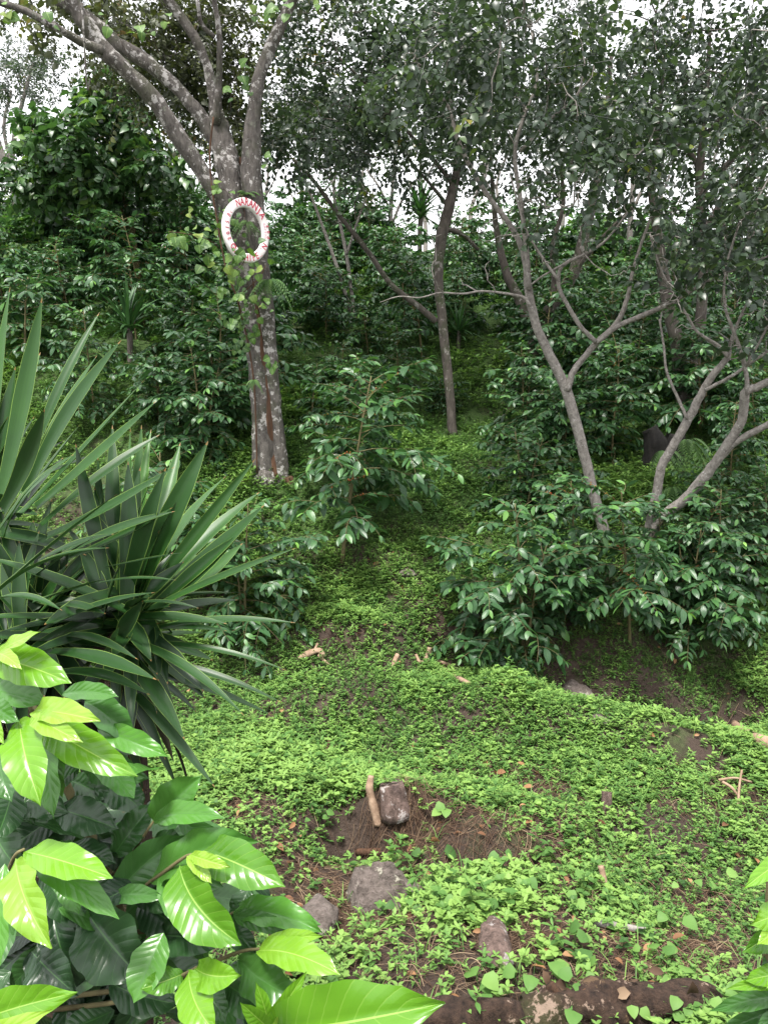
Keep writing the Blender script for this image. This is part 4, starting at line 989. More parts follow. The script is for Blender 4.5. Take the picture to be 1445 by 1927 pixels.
# epiphytes on the trunk
def fern(px, py, Yd, n, L, label, down=True, w=.09, name='hanging_fern', parts=14, matk='fern', spread=1.0):
    q = P(px, py, Yd); o = thing(name, label, 'fern', q); B = Batch()
    for i in range(n):
        a = R.uniform(-1.5, 1.5) if down else R.uniform(0, 6.28)
        hd = A([math.sin(a), -math.cos(a) * .7, 0]) * spread; tt = np.linspace(0, 1, parts); ll = L * R.uniform(.6, 1.1)
        up0 = R.uniform(.0, .7) if down else R.uniform(.5, 1.0)
        c = q + hd * ll * (tt * .8)[:, None] + A([0, 0, 1.0]) * (ll * (up0 * tt - (1.2 if down else .8) * tt ** 2))[:, None]
        tube(B, c, .0025, 3, tint=.2, cap=False)
        tg = unit(np.gradient(c, axis=0)); sd = unit(np.cross(tg, A([0, 0, 1.0]))); 
        wl = w * np.sin(np.pi * np.clip(tt, .04, .97)) ** .6
        for s in (-1, 1):
            d = unit(sd[1:] * s + tg[1:] * .45 + A([0, 0, -.25]))
            TT = leaf_tmpl(1, .26, 2, 1, w_lance, .15, .2)
            B.scatter(TT, frames(d, np.broadcast_to(A([0, -.3, 1.0]), d.shape)) * wl[1:, None, None], c[1:], np.full(len(d), .4 + R.normal(0, .2)))
    B.part('fronds', M[matk], o)
    return o
fern(508, 530, 10.72, 26, .42, 'tuft of drooping narrow fern fronds on the right side of the lichen covered trunk', w=.07)
fern(466, 366, 10.72, 14, .2, 'small fern tuft on the trunk above the white ring', down=False, w=.05)
fern(466, 420, 10.72, 12, .32, 'dark fern hanging on the trunk inside the white ring', w=.05)
fern(478, 716, 10.62, 18, .15, 'dry moss and fern tuft ringing the trunk below the ring', w=.04)
fern(1290, 830, 9.9, 12, .55, 'long arching fern hanging beside the charred stump', w=.1)
fern(1250, 850, 10.4, 12, .5, 'fern growing over the charred stump', w=.1)
fern(1265, 920, 10.2, 16, .45, 'yellowish fern under the forked grey branches', w=.08)

# ------------------------------------------------------------------ stumps, rocks, dead wood
def lump(B, c, sx, sy, sz, seed, rough=.16, n=22, yaw=0.0):
    rg = np.random.default_rng(seed)
    th = np.linspace(0, np.pi, n); ph = np.linspace(0, 2 * np.pi, 2 * n, endpoint=False)
    d = np.stack([np.sin(th)[:, None] * np.cos(ph)[None], np.sin(th)[:, None] * np.sin(ph)[None], np.cos(th)[:, None] + 0 * ph[None]], -1)
    r = np.ones(d.shape[:2])
    for k in range(9):       # flat facets, cut by planes
        nv = unit(rg.normal(0, 1, 3)); h = rg.uniform(.68, .95); dt = d @ nv; r = np.where(dt * r > h, h / np.maximum(dt, 1e-3), r)
    for k in range(10):
        kv = rg.normal(0, 1, 3) * rg.uniform(2, 9); r += rough * .16 * np.sin(d @ kv + rg.uniform(0, 6))
    v = d * r[..., None] * A([sx, sy, sz]); c_, s_ = math.cos(yaw), math.sin(yaw)
    v = v @ A([[c_, s_, 0], [-s_, c_, 0], [0, 0, 1]]) + c
    l, t = grid_faces(n, 2 * n, True); B.add(v.reshape(-1, 3), l, t)
def rock(px, py, wpx, hpx, dpt, label, seed, sink=.3, yaw=0.0, mat='rock'):
    q = at(px, py); o = thing('rock', label, 'rock', q); B = Batch(); sx = m_px(wpx, q[1]) / 2; sz = m_px(hpx, q[1]) / 2
    lump(B, q + A([0, dpt * .3, sz * (1 - sink) * .8]), sx, dpt, sz, seed, yaw=yaw); b = B.part('stone', M[mat], o)
    return o
def ridge_rock(label, seed):
    q = at(728, 1716); o = thing('rock', label, 'rock', q); B = Batch(); rg = np.random.default_rng(seed)
    nx, ny = 60, 34; u = np.linspace(-1, 1, nx)[None]; v_ = np.linspace(-1, 1, ny)[:, None]
    L_, D_ = .29, .21
    ridge = np.interp(u, [-1, -.75, -.45, -.2, .1, .5, .85, 1], [.0, .14, .26, .30, .24, .15, .07, 0])
    prof = np.clip(1 - np.abs(v_ + .12 * np.sin(u * 3)) ** 1.6, 0, 1) ** .75
    h = ridge * prof
    for k in range(14):
        kx, ky = rg.normal(0, 1, 2) * rg.uniform(3, 16); h = h + .012 * np.sin(u * kx + v_ * ky + rg.uniform(0, 6)) * (ridge > .01)
    st_ = np.round(h / .055) * .055; h = h * .6 + st_ * .4 + rg.normal(0, .0025, h.shape)
    x = u * L_ + 0 * v_ + .02 * np.sin(v_ * 7); y = v_ * D_ + .03 * np.sin(u * 5); c_, s_ = math.cos(-.15), math.sin(-.15)
    v = np.stack([q[0] + c_ * x - s_ * y, q[1] + .12 + s_ * x + c_ * y, q[2] - .07 + h], -1)
    l, t = grid_faces(ny, nx); B.add(v.reshape(-1, 3), l, t); B.part('stone', M['rock'], o); return o
ridge_rock('pale lichen spotted rock with a sloping top in the foreground', 5)
rock(600, 1755, 80, 70, .16, 'small brown rock half buried in dead grass left of the pale rock', 8, .2)
rock(1085, 1318, 66, 50, .2, 'grey brown rock set into the bank behind the bright mound', 14, .75)
rock(935, 1800, 78, 60, .2, 'rounded brown stone under dead grass above the fallen log', 17, .5, mat='stumpwood')
rock(765, 1085, 34, 20, .1, 'small brown stone on the path beside the bush with red cherries', 21, .5, mat='rock')
rock(1130, 1365, 60, 22, .1, 'small flat stone on the crest of the bright mound', 25, .5)

def wood(name, label, cat, paths, mat, partname='wood', rough=.1, sides=9, lift=0.0, endm=None):
    """paths: lists of (px, py, width px, lift m): points on the ground under those pixels"""
    allp = []
    for pts in paths:
        qs = []
        for px, py, w, h in pts:
            q = at(px, py); qs.append((q + A([0, 0, h]), m_px(w, q[1]) / 2))
        allp.append(qs)
    o = thing(name, label, cat, allp[0][0][0]); B = Batch()
    for qs in allp:
        pa = cr(A([q[0] for q in qs]), 5); k = len(qs)
        r = np.interp(np.linspace(0, k - 1, len(pa)), np.arange(k), [q[1] for q in qs])
        tube(B, pa, r, sides, rough)
    B.part(partname, M[mat], o)
    return o
# main fallen log along the bottom, with a broken knot and bark
lg = wood('fallen_log', 'dark rotting log lying across the bottom of the view', 'log', [[(1345, 1900, 44, .03), (1320, 1902, 70, .05), (1240, 1908, 86, .055), (1180, 1913, 82, .05), (1130, 1917, 94, .055), (1080, 1921, 86, .05), (1030, 1926, 92, .045), (990, 1931, 78, .04), (975, 1933, 56, .04)]], 'log', 'bark', .2, 30)
BLOG = lg
B = Batch()
qa = at(1075, 1912) + A([0, -.02, .05]); tube(B, cr(A([qa, qa + A([-.06, -.01, .05]), qa + A([-.11, .01, .12])]), 4), np.linspace(.055, .022, 9), 9, .3); tube(B, cr(A([qa, qa + A([.05, 0, .05]), qa + A([.04, .01, .10])]), 4), np.linspace(.04, .018, 9), 8, .3); B.part('knot', M['bark_brown'], lg)
wood('fallen_log', 'brown barked log end lying left of the dark rotting log', 'log', [[(985, 1938, 50, .05), (960, 1940, 66, .06), (890, 1938, 70, .06), (830, 1942, 72, .06), (760, 1946, 68, .05), (680, 1952, 60, .05)]], 'log', 'bark', .2, 24)
wood('cut_stick', 'straight cut stick lying in the weeds above the dark log', 'stick', [[(1119, 1752, 15, .05), (1170, 1760, 15, .05), (1230, 1768, 13, .045)]], 'bark_pale', 'wood', .04, 9)
wood('wood_peg', 'short pale peg standing in the weeds above the cut stick', 'stick', [[(1140, 1682, 13, .0), (1133, 1672, 13, .09), (1128, 1668, 12, .14)]], 'dead_wood', 'wood', .04)
wood('wood_peg', 'stubby brown peg standing in the leafy cover on the right', 'stick', [[(1140, 1528, 20, -.02), (1140, 1526, 22, .09), (1140, 1524, 21, .14)]], 'stumpwood', 'wood', .05)
wood('broken_twigs', 'crossed broken twigs sticking out of the cover near the right edge', 'twigs', [[(1355, 1490, 7, .08), (1375, 1510, 6, .12), (1392, 1522, 5, .06)], [(1387, 1530, 5, .02), (1388, 1515, 5, .15), (1391, 1510, 4, .26)], [(1350, 1492, 5, .1), (1380, 1493, 5, .12), (1412, 1490, 4, .08)]], 'dead_wood', 'wood', .08, 6)
wood('dead_root', 'pale branching piece of dead wood lying beside the mound', 'dead wood', [[(808, 1250, 9, .18), (806, 1248, 10, .1), (800, 1250, 13, .03), (818, 1258, 12, .02), (838, 1268, 11, .03), (862, 1283, 11, .04), (885, 1295, 9, .03)], [(782, 1246, 5, .08), (790, 1252, 8, .03), (800, 1252, 9, .03)], [(820, 1255, 8, .06), (838, 1262, 7, .07), (852, 1266, 6, .04)]], 'dead_wood', 'wood', .14, 8)
wood('dead_root', 'short orange brown chunk of dead wood on the left of the mound', 'dead wood', [[(562, 1250, 8, .04), (580, 1244, 13, .06), (600, 1240, 12, .07), (612, 1246, 8, .03)], [(600, 1242, 7, .05), (618, 1256, 7, .02)], [(590, 1242, 6, .07), (598, 1236, 5, .12)]], 'dead_wood', 'wood', .16, 8)
wood('wood_chip', 'single small pale chip of wood standing on the mound', 'dead wood', [[(738, 1262, 7, .0), (742, 1255, 10, .05), (748, 1250, 11, .09)]], 'dead_wood', 'wood', .1, 7)
wood('dead_root', 'curled brown root end in the shaded gully beside the broad bush', 'dead wood', [[(870, 1225, 8, .02), (880, 1232, 8, .06), (892, 1250, 8, .08), (895, 1262, 8, .02)]], 'dead_wood', 'wood', .12, 7)
wood('cut_log', 'broken log end poking from the bank at the right edge', 'log', [[(1380, 1378, 16, .06), (1400, 1390, 22, .06), (1425, 1402, 24, .05), (1460, 1412, 24, .04)]], 'dead_wood', 'wood', .14, 10)
wood('stump', 'tilted reddish brown stump cut beside the muddy hollow', 'stump', [[(748, 1524, 64, -.08), (736, 1512, 47, .15)]], 'stumpwood', 'bark', .06, 18)
wood('dead_root', 'curved peeling root standing left of the tilted stump', 'dead wood', [[(712, 1560, 16, .0), (706, 1548, 18, .07), (700, 1540, 17, .14), (696, 1532, 16, .2), (698, 1525, 12, .22)]], 'dead_wood', 'wood', .14, 8)
wood('stick', 'thin dark stick standing upright on the bank left of the stump', 'stick', [[(615, 1432, 9, .0), (617, 1430, 8, .08), (620, 1429, 6, .16)]], 'bark_brown', 'wood', .1, 6)
wood('pipe_stub', 'reddish half buried piece of wood at the edge of the dark hollow', 'dead wood', [[(672, 1618, 14, .02), (695, 1616, 16, .03), (716, 1614, 14, .02)]], 'bark_brown', 'wood', .06, 8)
# charred hollow stump
def bark_flakes(o, px0, px1, py, n, mat, name):
    B = Batch()
    for _ in range(n):
        q = at(R.uniform(px0, px1), py + R.normal(0, 10)); q = q + A([0, R.uniform(-.06, .10), R.uniform(.07, .16)])
        d = A([[R.normal(0, 1), R.normal(0, .4), R.normal(0, .3)]])
        B.scatter(leaf_tmpl(R.uniform(.05, .14), R.uniform(.03, .06), 4, 1, w_ovate, .5, .3), frames(d, A([[0, -.7, .8]])), q[None], A([R.uniform(0, .8)]))
    tag(B.part(name, M[mat], o), kind='stuff')
bark_flakes(BLOG, 1000, 1300, 1918, 22, 'straw', 'bark_flakes')
q = at(1232, 885); st = thing('charred_stump', 'black charred stump on the terrace behind the forked grey tree', 'stump', q); B = Batch()
tube(B, cr(A([q + A([.02, 0, -.1]), q + A([0, 0, .2]), q + A([-.03, 0, .42]), q + A([-.1, .02, .58])]), 5), np.linspace(.2, .12, 16), 14, .12)
tube(B, cr(A([q + A([.3, .1, -.1]), q + A([.28, .1, .25]), q + A([.3, .1, .5])]), 4), np.linspace(.16, .13, 9), 12, .14)
B.part('wood', M['char'], st)

# ------------------------------------------------------------------ yucca in the left foreground
yb = gp(-.95, 2.35)
yu = thing('yucca', 'large yucca with long stiff sword shaped green blades in the left foreground', 'yucca', yb)
S = Batch()
h1 = P(-45, 1000, 2.4); h2 = P(235, 1165, 2.2); h3 = P(60, 1190, 2.25)
tube(S, cr(A([yb + A([0, 0, -.1]), yb * .5 + h1 * .5 + A([.05, 0, 0]), h1 + A([0, 0, -.05])]), 6), np.linspace(.10, .07, 13), 10, .12)
tube(S, cr(A([yb + A([.05, 0, .0]), yb * .45 + h2 * .55 + A([.03, .06, -.1]), h2 + A([-.03, .02, -.05])]), 6), np.linspace(.10, .06, 13), 10, .12)
S.part('trunk', M['log'], yu)
Bd = Batch()
YB = [  # base px, tip px, width px, depth of base, depth of tip, tint, lean of the face (0 to the camera, 1 upward)
 (-28, 930, 20, 540, 34, 2.35, 2.45, .75, .3), (5, 930, 80, 560, 44, 2.3, 2.3, .65, .3), (-6, 960, 77, 663, 30, 2.4, 2.75, .7, 1.0), (8, 960, 85, 770, 48, 2.2, 2.0, .45, .2), (-20, 940, 30, 690, 40, 2.35, 2.4, .55, .3),
 (45, 900, 188, 588, 24, 2.4, 2.6, .6, .6), (45, 930, 184, 668, 34, 2.3, 2.5, .65, .7), (50, 930, 229, 640, 38, 2.25, 2.2, .6, .3), (25, 970, 152, 798, 26, 2.2, 2.1, .5, .6), (35, 975, 273, 714, 38, 2.25, 2.4, .6, .9),
 (70, 955, 295, 754, 32, 2.2, 2.2, .65, .5), (80, 990, 301, 818, 36, 2.25, 2.4, .5, .9), (0, 1000, 140, 855, 30, 2.1, 2.0, .6, .6), (10, 1010, 100, 880, 18, 2.1, 1.9, .8, .5), (90, 1010, 330, 878, 30, 2.2, 2.1, .4, .5),
 (0, 1110, 222, 929, 38, 2.1, 1.9, .35, .7), (-10, 1122, 206, 1031, 42, 2.05, 1.8, .4, .8), (60, 1135, 197, 1090, 28, 2.05, 1.85, .4, .7), (-30, 1142, 118, 1149, 32, 2.0, 1.75, .5, .9), (100, 1140, 200, 1155, 20, 2.1, 1.95, .3, .9),
 (70, 1195, 292, 1115, 36, 2.1, 1.9, .3, .7), (105, 1200, 260, 1241, 24, 2.1, 1.9, .35, .9), (95, 1228, 295, 1279, 38, 2.05, 1.8, .42, .7), (110, 1268, 283, 1308, 38, 2.05, 1.85, .35, .7), (120, 1045, 330, 962, 22, 2.15, 2.1, .45, .5), (130, 1050, 325, 955, 18, 2.15, 2.1, .5, .5),
 (200, 1068, 343, 1040, 15, 2.15, 2.0, .1, .8), (185, 1098, 332, 1092, 12, 2.1, 2.0, .4, .9), (70, 1060, 215, 1005, 26, 2.1, 2.0, .35, .7), (60, 1090, 180, 1010, 24, 2.15, 2.0, .3, .8),
 (205, 1110, 143, 835, 34, 2.2, 2.25, .3, .2), (215, 1110, 212, 800, 34, 2.3, 2.5, .45, .3), (235, 1100, 246, 806, 16, 2.3, 2.5, .8, .3), (245, 1100, 267, 800, 28, 2.3, 2.5, .75, .3), (255, 1110, 285, 808, 24, 2.3, 2.5, .8, .3), (195, 1090, 185, 860, 30, 2.3, 2.4, .35, .4),
 (238, 1120, 313, 880, 42, 2.2, 2.1, .35, .2), (270, 1090, 340, 833, 34, 2.3, 2.65, .75, 1.0), (258, 1120, 392, 830, 50, 2.2, 2.2, .55, .2), (255, 1140, 426, 896, 42, 2.25, 2.6, .75, 1.0), (262, 1140, 481, 863, 28, 2.25, 2.3, .6, .3),
 (265, 1150, 489, 926, 40, 2.25, 2.55, .7, .8), (270, 1155, 498, 950, 44, 2.2, 2.2, .6, .3), (275, 1160, 452, 1005, 40, 2.2, 2.2, .5, .2), (275, 1165, 457, 1022, 36, 2.25, 2.6, .75, 1.0), (265, 1155, 558, 1031, 17, 2.2, 2.1, .55, .4), (235, 1200, 556, 1172, 26, 2.2, 2.1, .5, .8),
 (230, 1145, 375, 1145, 12, 2.15, 2.05, .3, .8), (225, 1200, 330, 1150, 30, 2.25, 2.5, .8, 1.0), (230, 1220, 390, 1192, 42, 2.25, 2.5, .75, 1.0), (225, 1205, 270, 1130, 36, 2.1, 2.0, .2, .1), (230, 1205, 460, 1347, 30, 2.15, 1.9, .45, .6), (225, 1215, 348, 1392, 46, 2.15, 2.0, .5, .5),
 (220, 1270, 405, 1482, 28, 2.15, 2.0, .4, .5), (235, 1215, 540, 1262, 18, 2.2, 2.1, .5, .8), (225, 1240, 530, 1322, 20, 2.2, 2.1, .35, .8), (230, 1250, 512, 1346, 26, 2.2, 2.2, .45, .9), (215, 1250, 312, 1430, 26, 2.2, 2.15, .2, .5), (205, 1260, 335, 1485, 24, 2.2, 2.2, .3, .5), (190, 1260, 270, 1490, 26, 2.2, 2.2, .25, .5), (200, 1230, 225, 1180, 20, 2.05, 1.95, .5, .3),
 (240, 1230, 420, 1300, 20, 2.2, 2.3, .3, .9), (225, 1230, 370, 1340, 24, 2.25, 2.3, .2, .8)]
for bx, by, tx, ty, w, y0, y1, ti, lean in YB:
    p0, p1 = P(bx, by, y0), P(tx, ty, y1); L = np.linalg.norm(p1 - p0)
    nr = A([R.normal(0, .12), -(1 - lean) - .15, .25 + lean]) if ty < by + 30 else A([.35, -.5, .7])
    blade_mesh(Bd, p0, p1, m_px(w, (y0 + y1) / 2) * .88, nr, R.uniform(-.03, .06) if ty < by else R.uniform(.03, .09), .34, 14, ti * .85 + R.normal(0, .05), R.normal(0, .25))
for c, n, sp in ((h1, 60, 1), (h2, 85, 1), (h3, 110, 1)):     # the blades deeper in each head, tinted darker to paint in the shade there
    for i in range(n):
        a = R.uniform(0, 6.28); el = R.uniform(-1.2, 1.3); ll = R.uniform(.22, .46)
        d = A([math.cos(a) * math.cos(el), abs(math.sin(a)) * math.cos(el) * .9 - .1, math.sin(el)])
        if c is h2 and d[0] > .3: ll *= .7
        if el < .25 and i % 2: d[1] = -abs(d[1]) * .8; ll *= 1.15
        p0 = c + R.normal(0, .03, 3); blade_mesh(Bd, p0, p0 + d * ll, R.uniform(.04, .06), A([0, -.3, 1.0]) + R.normal(0, .2, 3), .03, .34, 9, R.uniform(.05, .45))
Bd.part('blades', M['yucca'], yu)
Dd = Batch()
for c, n in ((h1, 12), (h2, 5), (h3, 18)):
    for i in range(n):
        a = R.uniform(0, 6.28); rr_ = A([math.cos(a), math.sin(a), 0]); p0 = c + rr_ * .05 + A([0, 0, R.uniform(-.3, -.02)])
        blade_mesh(Dd, p0, p0 + rr_ * R.uniform(.08, .22) + A([0, 0, -R.uniform(.25, .5)]), R.uniform(.03, .05), rr_ + R.normal(0, .2, 3), .06, .5, 9, R.uniform(.0, .6), R.normal(0, .6))
Dd.part('dead_blades', M['dead_blade'], yu, label='withered brown blades hanging below the green heads')

# ------------------------------------------------------------------ coffee shrubs right in front of the camera
def hero_leaf(B, p0, p1, w, nrm, tint, n=22, nw=5, arch=.06, fold=.25, corr=.035, wavy=.03, curl=0.0, wf=w_coffee):
    ax = p1 - p0; L = np.linalg.norm(ax); axu = ax / L
    nrm = unit(nrm - axu * np.dot(nrm, axu)); side0 = np.cross(axu, nrm)
    t = np.linspace(0, 1, n); u = np.linspace(-1, 1, 2 * nw + 1)
    bendp = R.normal(0, .03)
    c = p0 + ax * t[:, None] + nrm * (arch * L * 4 * t * (1 - t))[:, None] + side0 * (bendp * L * 4 * t * (1 - t))[:, None]
    tg = unit(np.gradient(c, axis=0)); sd = unit(np.cross(tg, nrm[None])); nn = np.cross(sd, tg)
    hw = np.maximum(wf(t), .02) * w / 2
    ph = R.uniform(0, 6.28, 4); k = 8.5
    off = fold * np.abs(u)[None] * hw[:, None]
    s = k * t[:, None] - 1.6 * np.abs(u)[None]
    off = off + corr * w * np.abs(np.sin(np.pi * s)) * np.minimum(1, np.abs(u)[None] * 2.5) * np.sin(np.pi * np.clip(t, 0, 1))[:, None] ** .5
    off = off + wavy * w * (u[None] ** 2) * np.sin(t[:, None] * R.uniform(13, 20) + ph[0] + np.sign(u)[None] * ph[1]) + curl * w * u[None] ** 2
    off = off + wavy * .6 * w * np.abs(u)[None] * np.sin(t[:, None] * 6 + ph[2] + u[None])
    hwv = hw[:, None] * (1 + .045 * np.sin(t[:, None] * 24 + ph[3] + np.sign(u)[None]) * np.abs(u)[None])
    v = c[:, None] + sd[:, None] * (u[None] * hwv)[..., None] + nn[:, None] * off[..., None]
    l, tt = grid_faces(n, 2 * nw + 1)
    uv = np.stack(np.broadcast_arrays((u[None] + 1) / 2, t[:, None]), -1).reshape(-1, 2)
    B.add(v.reshape(-1, 3), l, tt, tint, uv)
LEAN = {'u': (0, -.35, 1.0), 'c': (0, -1.0, .55), 'l': (-.5, -.5, .8), 'r': (.5, -.6, .7), 's': (0, -.8, .9)}
def shrub(label, stempts, branches, leaves, fill):
    base = gp(stempts[0][0], stempts[0][1])
    o = thing('coffee_shrub', label, 'coffee shrub', base)
    S = Batch(); Bo = Batch(); By = Batch()
    sp = [base + A([0, 0, -.05])] + [A(q) for q in stempts[1:]]
    tube(S, cr(A(sp), 8), np.linspace(.016, .006, 8 * (len(sp) - 1) + 1), 9, .08)
    S.part('stem', M['twig'], o)
    for br in branches:
        b_ = Batch(); tube(b_, cr(A([P(*q) for q in br]), 6), np.linspace(.0052, .0022, 6 * (len(br) - 1) + 1), 8, .05); b_.part('branch', M['twig'], o)
    for bx, by, tx, ty, w, y0, y1, k, ti, ln in leaves:
        p0, p1 = P(bx, by, y0), P(tx, ty, y1)
        nr = A(LEAN[ln]) + R.normal(0, .12, 3)
        wm = m_px(w, (y0 + y1) / 2) * (1.25 if ln == 'u' else .98)
        hero_leaf(By if k == 'y' else Bo, p0, p1, wm, nr, ti, arch=R.uniform(.05, .14), fold=R.uniform(.1, .45), corr=R.uniform(.014, .028), wavy=R.uniform(.035, .085))
    for bx, by, Yd, rx, ry, n, t0 in fill:
        for i in range(n):
            p0 = P(bx + R.normal(0, rx), by + R.normal(0, ry), Yd + R.normal(0, .07)); a = R.uniform(0, 6.28); d = A([math.cos(a), math.sin(a) * .6, R.uniform(-.9, .1)])
            hero_leaf(Bo, p0, p0 + unit(d) * R.uniform(.10, .155), R.uniform(.05, .068), A([0, -.5, 1.0]) + R.normal(0, .35, 3), t0 + R.normal(0, .12), n=16, nw=3, arch=.05, fold=.2, corr=.02)
            b0 = p0 + A([R.normal(0, .03), .05, -.05])
    Bo.part('mature_leaves', M['hero_old'], o, label='dark glossy green mature leaves')
    By.part('young_leaves', M['hero_new'], o, label='bright yellow green young leaves')
    return o
LA = [
 (-12, 1236, 77, 1189, 38, 1.32, 1.25, 'y', .75, 's'), (-10, 1232, 42, 1260, 30, 1.28, 1.22, 'y', .8, 's'), (-15, 1238, 135, 1286, 78, 1.34, 1.25, 'y', .35, 'c'), (-25, 1285, 90, 1322, 72, 1.36, 1.3, 'o', .75, 's'), (-30, 1315, 36, 1358, 46, 1.32, 1.25, 'o', .7, 's'),
 (-30, 1340, 8, 1400, 40, 1.28, 1.22, 'y', .6, 's'), (66, 1338, 190, 1357, 56, 1.28, 1.2, 'y', .85, 's'), (66, 1340, 157, 1397, 46, 1.27, 1.18, 'y', .75, 's'), (118, 1306, 224, 1312, 42, 1.4, 1.36, 'o', .7, 's'), (78, 1352, 260, 1461, 78, 1.33, 1.22, 'y', .3, 's'), (160, 1320, 250, 1392, 62, 1.42, 1.38, 'o', .55, 's'),
 (185, 1372, 317, 1424, 50, 1.4, 1.34, 'o', .95, 's'), (140, 1422, 281, 1466, 76, 1.42, 1.36, 'o', .45, 'c'), (38, 1357, 78, 1518, 84, 1.28, 1.16, 'y', .4, 'c'), (78, 1372, 102, 1542, 50, 1.38, 1.3, 'o', .8, 'c'), (95, 1362, 118, 1502, 56, 1.4, 1.34, 'o', .85, 'c'), (0, 1425, 23, 1509, 62, 1.38, 1.3, 'o', .5, 'c'),
 (130, 1468, 212, 1502, 50, 1.46, 1.42, 'o', .25, 's'), (105, 1520, 222, 1560, 74, 1.42, 1.36, 'o', .15, 's'), (20, 1500, 130, 1530, 70, 1.46, 1.4, 'o', .2, 's'), (-20, 1520, 40, 1640, 90, 1.44, 1.36, 'o', .2, 'c'), (-10, 1560, 45, 1530, 70, 1.45, 1.4, 'o', .1, 's'),
 (48, 1603, 213, 1653, 72, 1.22, 1.14, 'y', .45, 's'), (30, 1615, 98, 1785, 84, 1.22, 1.1, 'y', .65, 'c'), (55, 1612, 225, 1730, 62, 1.26, 1.16, 'o', .85, 's'), (10, 1625, 2, 1818, 54, 1.22, 1.12, 'o', .95, 'c'), (0, 1650, 26, 1760, 50, 1.3, 1.25, 'o', .6, 'c'), (165, 1715, 267, 1842, 140, 1.34, 1.26, 'o', .12, 'c'),
 (90, 1660, 160, 1745, 70, 1.38, 1.32, 'o', .15, 's'), (110, 1640, 150, 1720, 46, 1.34, 1.3, 'o', .75, 'c'), (213, 1612, 292, 1510, 64, 1.4, 1.42, 'o', .3, 'c'), (130, 1590, 220, 1625, 60, 1.42, 1.38, 'o', .15, 's'), (140, 1560, 210, 1532, 50, 1.42, 1.44, 'o', .3, 's'), (215, 1692, 352, 1572, 74, 1.36, 1.36, 'o', .5, 'c'), (215, 1690, 312, 1690, 40, 1.34, 1.28, 'o', .6, 's'),
 (288, 1544, 380, 1460, 76, 1.38, 1.36, 'o', .75, 'c'), (290, 1546, 424, 1540, 50, 1.36, 1.28, 'o', .85, 's'), (286, 1662, 487, 1584, 82, 1.33, 1.26, 'o', .75, 's'), (338, 1628, 455, 1778, 104, 1.27, 1.16, 'y', .12, 'c'), (305, 1648, 398, 1757, 66, 1.32, 1.24, 'o', .8, 'c'), (372, 1598, 537, 1669, 88, 1.3, 1.2, 'y', .1, 's'),
 (352, 1611, 399, 1663, 28, 1.24, 1.2, 'y', .85, 's'), (358, 1608, 434, 1632, 30, 1.24, 1.2, 'y', .8, 's'), (440, 1718, 606, 1756, 66, 1.33, 1.24, 'o', .85, 's'), (448, 1700, 604, 1740, 56, 1.36, 1.3, 'o', .8, 's'), (438, 1722, 560, 1752, 40, 1.32, 1.26, 'o', .6, 'c'), (488, 1785, 608, 1762, 36, 1.26, 1.2, 'y', .6, 's'), (485, 1790, 642, 1836, 68, 1.25, 1.15, 'y', .55, 's'),
 (452, 1806, 565, 1880, 92, 1.3, 1.22, 'o', .65, 'c'), (368, 1822, 452, 1834, 66, 1.22, 1.15, 'y', .4, 'c'), (346, 1832, 264, 1862, 52, 1.25, 1.2, 'y', .05, 's'), (356, 1828, 408, 1945, 80, 1.22, 1.12, 'y', .45, 'c'), (300, 1760, 425, 1775, 84, 1.36, 1.3, 'o', .15, 's'), (380, 1850, 425, 1925, 60, 1.3, 1.24, 'o', .4, 'c'), (425, 1850, 525, 1905, 74, 1.3, 1.24, 'o', .35, 'c'),
 (60, 1790, 140, 1868, 90, 1.38, 1.32, 'o', .05, 'c'), (210, 1850, 340, 1890, 80, 1.36, 1.3, 'o', .15, 's'), (265, 1700, 350, 1760, 90, 1.4, 1.36, 'o', .08, 's'), (420, 1740, 485, 1800, 50, 1.36, 1.3, 'o', .3, 's'), (100, 1720, 150, 1870, 90, 1.42, 1.36, 'o', .08, 'c'), (470, 1670, 440, 1740, 50, 1.4, 1.36, 'o', .3, 's'), (290, 1580, 350, 1610, 60, 1.42, 1.38, 'o', .35, 's'), (180, 1480, 270, 1530, 70, 1.44, 1.42, 'o', .2, 's')]
